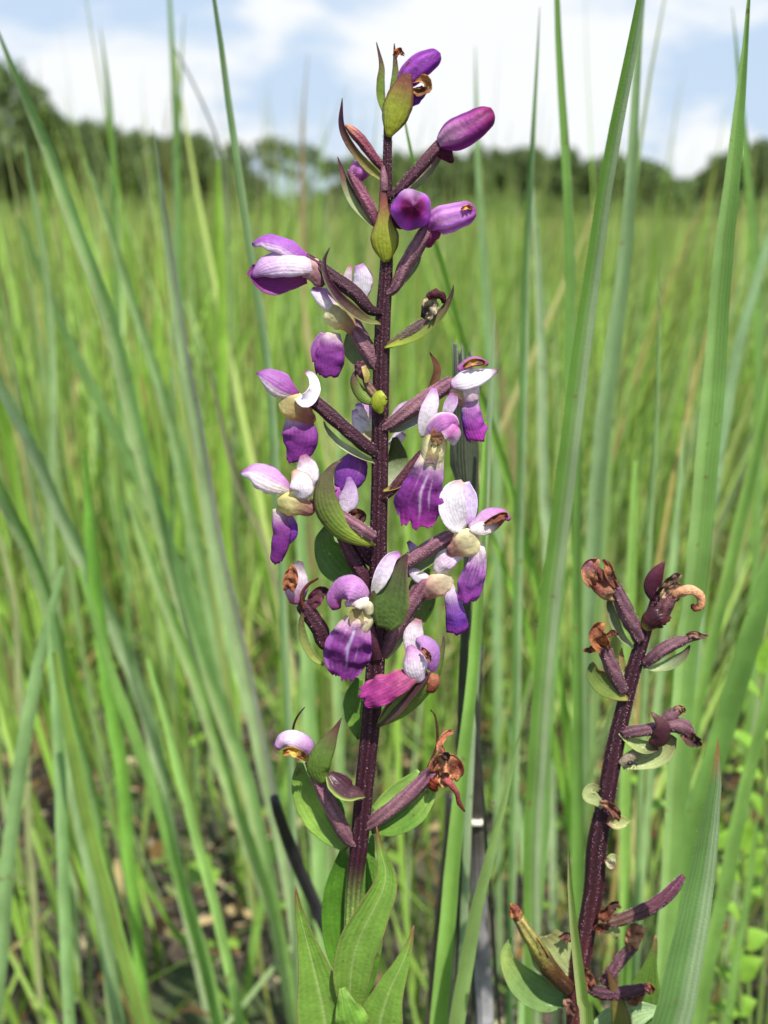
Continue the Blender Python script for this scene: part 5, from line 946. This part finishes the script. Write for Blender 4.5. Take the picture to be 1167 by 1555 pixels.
# lower leaves beneath the view
for (dx, dy, l, h) in ((.03, .02, .07, .22), (-.035, .01, .07, .17), (.01, -.035, .06, .12), (-.02, .03, .06, .08)):
    V = []; F = []; a = base+np.array([0, 0, h]); d = np.array([dx, dy, .05]); d /= np.linalg.norm(d); s = np.cross(d, (0, 0, 1)); s /= np.linalg.norm(s)
    for i in range(9):
        t = i/8; wv_ = .014*math.sin(math.pi*min(1, t*.93+.05)); c = a + d*l*t - np.array([0, 0, .03])*t*t
        V += [c+s*wv_+np.array([0, 0, wv_*.4]), c, c-s*wv_+np.array([0, 0, wv_*.4])]
        if i: k = len(V); F += [(k-6, k-5, k-2, k-3), (k-5, k-4, k-1, k-2)]
    mesh_obj('leaf', V, F, M_LEAF, PL, np.tile(lin('#78ac3c'), (len(V), 1)), np.zeros((len(V), 2)))
hair_mesh(PL, 'spike')

# ================================================================ THE WITHERED SPIKE ON THE RIGHT
ZB = -70
q2 = W(872, 1590, ZB)
P2 = thing('withered_spike', 'withered dark purple seed spike without blooms, right of the flowering one', 'withered plant', np.array([q2[0]-.004, q2[1], 0]))
def z_(pts): return [(p[0], p[1], (p[2] if len(p) > 2 else 0)+ZB) for p in pts]
SC2 = grad([(0, '#3c1826'), (.5, '#32121e'), (.8, '#4a2228'), (1, '#5a3020')], blot=.15)
tube('stem', P2, z_([(1000,890),(990,930),(976,975),(962,1020),(949,1070),(938,1120),(928,1170),(918,1225),(908,1280),(903,1340),(895,1390),(885,1440),(878,1490),(874,1550),(872,1640)]), [5,8,10,11,12,12.8,13.3,13.8,14,14,14,13.5,14,14,14], SC2, nv=70, n=32, ridge=(7, .09), rough=.10, hair=2.4, hroot='spike2')
low_stem(P2, W(872, 1630, ZB), 15*sc(q2), .0035, ROOT[P2.name].copy(), '#4a2a24')
OV2 = grad([(0, '#5a3a46'), (.5, '#684650'), (1, '#5c3c46')], blot=.15)
OV2D = grad([(0, '#40202c'), (.5, '#4a2834'), (1, '#4a2434')], blot=.15)
def PD(label): return part('seed_pod', P2, label)
def OO(f, pts, rs, col=OV2, hair=2.0): return tube('pod_wall', f, z_(pts), [r_*.88 for r_ in rs], col, M_STEM, ridge=(6, .10), n=22, nv=24, hair=hair, hroot='spike2', rough=.10, twist=1)
def BB(pts, ws, col=GREENB, label=None, **k): return sheet('bract', P2, z_(pts), ws, col, M_LEAF, tip=(k.pop('tp', 0), 2), solid=1.4, nv=22, label=label, **k)
def DD(f, name, pts, ws, cols=('#7a3c20', '#c08a58', '#4a2014'), **k): return dry(f, name, z_(pts), ws, cols, **k)
PALE = grad([(0, '#b4c684'), (.6, '#a4b874'), (1, '#7c7c4c')])
f = PD('seed pod at the upper left with a crumpled orange brown flower')
OO(f, [(972,972,8),(958,944,12),(944,914,14),(934,890,14)], [10,13,13,10])
DD(f, 'withered_petal', [(938,908,20),(924,894,28),(908,876,30),(900,858,26),(906,850,22)], [20,34,34,24,10], cols=('#d0a878', '#9a5440', '#7a3424'), cup=-1.1, crum=7)
DD(f, 'withered_sepal', [(900,890,30),(894,874,34),(896,860,32),(910,850,28)], [10,22,22,10], cols=('#8a4c3c', '#b88058', '#6a2c50'), crum=5)
DD(f, 'withered_sepal', [(936,892,24),(926,874,28),(922,858,26),(916,850,22)], [8,14,14,6], cols=('#8a4a2c', '#5a2414', '#a86a40'), crum=4)
BB([(962,984,6),(944,968,2),(930,944,2),(924,918,4),(928,900,6)], [4,14,20,16,4], grad([(0, '#a8b480'), (.5, '#8ca070'), (1, '#7a7a58')]), cup=.9, nrm=(.6, .1, 1))
f = PD('seed pod below it on the left, tipped with a bright brown curl')
OO(f, [(946,1050,12),(934,1024,16),(924,1000,18),(916,980,18)], [9,12,12,9], OV2)
DD(f, 'withered_petal', [(918,986,24),(908,970,30),(908,954,30),(916,948,26)], [16,26,26,12], cols=('#84481f', '#b0703c', '#6a2c14'), crum=7)
DD(f, 'withered_lip', [(908,978,26),(898,986,28),(886,988,24)], [12,10,5], cols=('#c8783c', '#a85c2c', '#4a2414'), crum=3)
DD(f, 'withered_sepal', [(922,966,26),(930,960,26),(938,964,24)], [6,8,5], cols=('#8a4424', '#5a2414', '#6a2c18'), crum=3)
BB([(954,1062,14),(936,1054,16),(916,1040,14),(902,1022,12),(900,1006,10)], [5,20,32,28,10], grad([(0, '#a09c4c'), (.3, '#6c8438'), (1, '#5c7434')], pos=([(0, '#8a6c3c'), (1, '#7a4434')], .7)), 'green folded bract with a torn dark tip on the left', cup=.8, nrm=(-.2, .4, 1), tp=3)
BB([(948,1020,-8),(944,1000,-8),(945,984,-8)], [8,10,1], grad([(0, '#8a9c50'), (1, '#a07850')]), cup=.6)
f = PD('topmost cluster, a dark pointed bract with dry flaps')
sheet('flap', f, z_([(996,912,6),(992,892,12),(998,872,14),(1010,852,10)]), [14,26,22,2], grad([(0, '#4a2a34'), (.5, '#54283a'), (1, '#5c2c34')]), M_LEAF, cup=-.7, solid=1.2)
DD(f, 'withered_petal', [(1002,900,12),(1014,886,16),(1026,876,16),(1034,874,14)], [14,16,14,8], cols=('#5c4434', '#7a5c44', '#4a3028'), crum=4)
DD(f, 'withered_sepal', [(1004,908,18),(1014,896,22),(1026,888,22),(1034,888,18)], [10,12,10,6], cols=('#d0b488', '#8a6448', '#5a3c2c'), crum=3)
DD(f, 'withered_petal', [(1002,916,10),(1012,908,12),(1022,902,12)], [12,14,8], cols=('#6a4838', '#5a3c30', '#4a3028'), crum=3)
f = PD('pod ending in a salmon coloured hook at the upper right')
OO(f, [(996,944,10),(1006,928,18),(1018,910,22),(1028,902,22)], [11,13,12,9], grad([(0, '#4a2434'), (1, '#6a4444')]), hair=1)
tube('withered_hook', f, z_([(1022,904,26),(1036,898,28),(1052,896,28),(1064,906,26),(1064,920,24),(1055,924,22),(1052,918,22)]), [7,8,7.5,7,6.5,6,3], grad([(0, '#b07c5c'), (.3, '#d0a07c'), (.75, '#d09870'), (.9, '#8a4c3c'), (1, '#3a1814')], blot=.1), M_DRY, n=18, rough=.10)
BB([(978,956,16),(990,944,26),(1004,936,30),(1018,938,24)], [14,32,34,22], grad([(0, '#8c9440'), (.2, '#4c2c30'), (.6, '#3c1c24'), (1, '#5a2c2c')]), 'dark cup shaped bract under the salmon hook', cup=-.7, nrm=(.1, .2, 1), tp=4)
f = PD('slender pod pointing right with a dry drawn out tip')
OO(f, [(978,1010,8),(994,996,14),(1014,982,16),(1034,974,16),(1048,970,16),(1062,968,14),(1074,964,12)], [7,10,11,10,8,4,2], OV2)
DD(f, 'withered_tip', [(1044,966,20),(1052,962,22),(1066,966,20),(1076,964,16)], [7,10,7,4], cols=('#7a5040', '#8a6450', '#5a3428'), crum=3)
BB([(977,1014,10),(996,1016,10),(1018,1010,10),(1038,996,10),(1048,980,10)], [3,12,18,14,2], grad([(0, '#a8bc78'), (.5, '#8ca470'), (1, '#5c4840')]), cup=.9, nrm=(0, .7, 1))
f = PD('forked pod half way up on the right, wrapped by a brown twisted bract')
OO(f, [(946,1114,10),(970,1110,16),(998,1106,18),(1022,1100,18),(1040,1106,18),(1052,1118,16)], [9,10,10,12,13,7], OV2)
tube('pod_branch', f, z_([(1004,1100,14),(1016,1090,14),(1028,1080,14),(1034,1076,12)]), [9,9,9,6], OV2, M_STEM, rough=.15, n=16)
DD(f, 'withered_tip', [(1026,1078,18),(1034,1074,20),(1040,1084,18)], [6,8,6], cols=('#9a6c50', '#c09870', '#6a3c2c'), crum=3)
DD(f, 'withered_petal', [(1040,1112,24),(1048,1122,26),(1056,1126,24),(1064,1132,20)], [18,20,14,6], cols=('#7a3c3c', '#4a2420', '#2c1410'), crum=5)
BB([(990,1132,28),(1004,1122,36),(1008,1104,38),(996,1088,34),(990,1082,30)], [16,28,26,14,3], grad([(0, '#4a2c30'), (.5, '#52303a'), (1, '#6a4840')]), 'brown bract twisted around the forked pod', cup=-.8, nrm=(.2, .1, 1))
BB([(940,1114,12),(956,1126,14),(976,1136,16),(1000,1136,18)], [3,16,22,12], grad([(0, '#a4b46c'), (.6, '#98b068'), (1, '#5c4434')]), cup=.8, nrm=(0, .7, 1))
BB([(946,1166,8),(964,1160,8),(986,1152,8),(1008,1138,8),(1024,1118,8)], [6,22,36,34,10], PALE, 'broad pale green bract with the ant on it', cup=.5, nrm=(.1, .5, 1))
tube('bract_stalk', P2, z_([(944,1160,10),(956,1150,12),(972,1140,12),(986,1136,10)]), [8,8,7,4], grad([(0, '#8a7c6c'), (1, '#7a6c54')]), M_STEM, rough=.1)
# nibbled bract remains on the bare stretch
BB([(916,1226,22),(906,1216,26),(894,1206,26),(899,1196,22),(912,1198,18)], [6,14,22,14,8], PALE, 'torn pale bract remnant left of the bare stem', cup=.4, tp=3)
BB([(922,1246,26),(936,1248,28),(948,1248,26),(958,1247,22)], [10,22,18,3], grad([(0, '#7a4434'), (.4, '#a0a868'), (1, '#9cb068')]), 'torn pale bract remnant right of the bare stem', cup=.6, tp=3)
BB([(916,1212,24),(928,1222,30),(934,1234,30),(926,1246,26)], [8,20,18,8], grad([(0, '#a88468'), (1, '#6a342c')]), cup=-.8, mat=None) if False else None
dry(P2, 'torn_rim', z_([(912,1218,24),(924,1222,30),(934,1232,30),(938,1244,26)]), [6,12,14,8], ('#a87c5c', '#6a3428', '#8a5440'), crum=4)
dry(P2, 'torn_rim', z_([(920,1304,22),(928,1312,26),(934,1306,24)]), [6,12,8], ('#7a5040', '#c8c8a0', '#5a3428'), crum=4)
BB([(922,1306,20),(930,1302,20),(938,1306,18)], [6,12,4], PALE, cup=.5, tp=2)
# lower pods
f = PD('dark bristly pod stretching far to the right near the bottom')
OO(f, [(924,1402,14),(950,1394,20),(980,1382,22),(1006,1366,22),(1026,1346,20),(1038,1330,18)], [9,10,11,11,10,5], grad([(0, '#6a5040'), (.4, '#54303a'), (1, '#5a2840')]), hair=4)
DD(f, 'torn_rim', [(912,1396,26),(922,1384,30),(934,1372,28),(942,1376,24)], [12,18,14,6], cols=('#8a4424', '#6a3018', '#3a1c10'), crum=6)
DD(f, 'torn_rim', [(904,1412,24),(914,1406,28),(924,1412,26)], [10,16,10], cols=('#a8603c', '#6a2c18', '#4a2014'), crum=6)
BB([(922,1418,10),(930,1410,12),(936,1418,12),(934,1426,12)], [4,12,14,5], PALE, cup=.4, tp=4)
f = PD('short pod with an orange brown cap near the bottom right')
OO(f, [(918,1492,8),(934,1470,12),(950,1450,14),(964,1436,14)], [9,10,10,9], OV2)
DD(f, 'withered_cap', [(960,1442,20),(964,1428,26),(968,1414,26),(978,1410,22)], [20,26,26,14], cols=('#a86c48', '#c8906c', '#7a3c28'), crum=7, cup=-1.1)
f = PD('dark pod lying to the right at the bottom, ragged under its tip')
OO(f, [(892,1500,14),(916,1508,20),(942,1508,22),(966,1504,20),(984,1500,18)], [8,10,11,10,8], OV2D, hair=3)
DD(f, 'torn_rim', [(952,1520,20),(964,1518,22),(978,1510,20)], [8,12,8], cols=('#b08058', '#7a3c28', '#a8683c'), crum=5)
DD(f, 'withered_tip', [(978,1496,22),(988,1500,22),(986,1508,20)], [8,12,8], cols=('#7a3c34', '#a8603c', '#4a2420'), crum=4)
f = PD('split greenish pod leaning left at the bottom with an open brown mouth')
OO(f, [(866,1504,14),(846,1484,20),(824,1452,24),(804,1420,24),(788,1394,22)], [11,14,14,12,9], grad([(0, '#3c2014'), (.4, '#4a3418'), (.7, '#7a7a38'), (1, '#8a7c48')], blot=.25), hair=.4)
DD(f, 'pod_mouth', [(790,1400,30),(784,1388,32),(780,1378,30),(776,1372,26)], [14,18,16,8], cols=('#8a6c3c', '#a8683c', '#7a2c20'), crum=4, cup=-1.1)
DD(f, 'pod_flap', [(836,1462,30),(824,1444,34),(814,1424,32)], [6,9,4], cols=('#a8683c', '#7a4020', '#5a2c14'), crum=3)
BB([(862,1520,-10),(830,1516,-12),(800,1500,-10),(778,1476,-8),(768,1450,-6),(776,1424,-4)], [12,44,50,40,20,4], grad([(0, '#648a48'), (.5, '#7ca258'), (.8, '#a4c068'), (1, '#8cb45c')]), 'curled green bract behind the split pod', cup=.7, nrm=(.2, .5, 1))
BB([(868,1480,-4),(852,1462,-2),(838,1444,-2),(822,1424,-2)], [20,60,70,50], PALE, 'torn pale green bract behind the split pod', cup=.15, nrm=(0, .1, 1), tp=6)
DD(P2, 'torn_rim', [(852,1424,8),(860,1420,10),(866,1430,8)], [10,14,10], cols=('#7a4434', '#4a2420', '#8a5c44'), crum=4)
BB([(960,1640,24),(950,1590,30),(944,1545,32),(934,1505,28),(921,1468,22)], [34,34,30,18,1], grad([(0, '#7c9c3c'), (.6, '#7c7c3c'), (1, '#5a2c2c')], pos=([(0, '#7a4a48'), (1, '#5a2434')], .7)), 'pointed green bract with purple edge at the very bottom', cup=-.7, nrm=(.1, 0, 1))
BB([(900,1600,-12),(930,1560,-14),(960,1540,-14),(1000,1532,-14)], [40,60,50,10], grad([(0, '#a8c88c'), (1, '#9cc084')]), cup=.4)
BB([(980,1600,-20),(976,1530,-24),(984,1480,-24),(994,1440,-22),(996,1420,-22)], [60,76,54,20,3], grad([(0, '#5c8434'), (.8, '#648a38'), (1, '#8a6a50')]), 'green leaf right behind the lowest pods', cup=.3)
dry(P2, 'torn_rim', z_([(884,1470,22),(892,1484,26),(898,1500,24)]), [14,18,10], ('#8a4c34', '#6a2c1c', '#a8684c'), crum=6)
dry(P2, 'torn_rim', z_([(858,1518,22),(866,1528,24),(868,1542,22)]), [10,14,10], ('#b0806c', '#7a4438', '#5a2c20'), crum=5)
hair_mesh(P2, 'spike2')

# ---- the ant on the pale bract
c = W(962, 1160, ZB+26); s = sc(c)
AN = thing('ant', 'small shiny black ant on the pale bract of the withered spike', 'ant', c)
def ball(name, x, y, z, rx, ry, rz):
    V = []; F = []; m, n = 8, 12
    for i in range(m+1):
        for j in range(n):
            a, b = math.pi*i/m, 2*math.pi*j/n; V.append(c + s*(RT*(x+rx*math.cos(a)) + UPV*(y+ry*math.sin(a)*math.cos(b)) - AX*(z+rz*math.sin(a)*math.sin(b))))
    for i in range(m):
        for j in range(n): F.append((i*n+j, i*n+(j+1) % n, (i+1)*n+(j+1) % n, (i+1)*n+j))
    mesh_obj(name, V, F, M_ANT, AN, np.tile(lin('#17120f'), (len(V), 1)), np.zeros((len(V), 2)))
M_ANT = make_mat('glossy_black_chitin', .16, 0, .8, var=.02)
ball('abdomen', -5.5, 1, 1, 4.2, 3.2, 3.2); ball('thorax', 0.5, 0, 1, 3, 1.8, 1.8); ball('head', 5.2, -.8, 1, 2.3, 2, 2)
for k, (x0, x1, y1) in enumerate(((-1.5, -5, -6), (.5, 1, -7), (2.2, 6.5, -6.5), (-1, -4, 6), (.8, 1.5, 6.5), (2.2, 7, 5.5))):
    def lp(x, y, z): return c + s*(RT*x+UPV*y-AX*z)
    P = [lp(x0, 0, 1), lp((x0+x1)/2, y1*.55, 3.2), lp(x1, y1, -1.2)]; C = spline(P, 6); T, Sd, Nn = frames(C, (0, .3, 1)); V = []
    for i in range(7):
        for j in range(5): V.append(C[i]+(Sd[i]*math.cos(j*1.2566)+Nn[i]*math.sin(j*1.2566))*s*.5)
    mesh_obj('leg', V, [(i*5+j, i*5+(j+1) % 5, (i+1)*5+(j+1) % 5, (i+1)*5+j) for i in range(6) for j in range(5)], M_ANT, AN, np.tile(lin('#17120f'), (len(V), 1)), np.zeros((len(V), 2)))
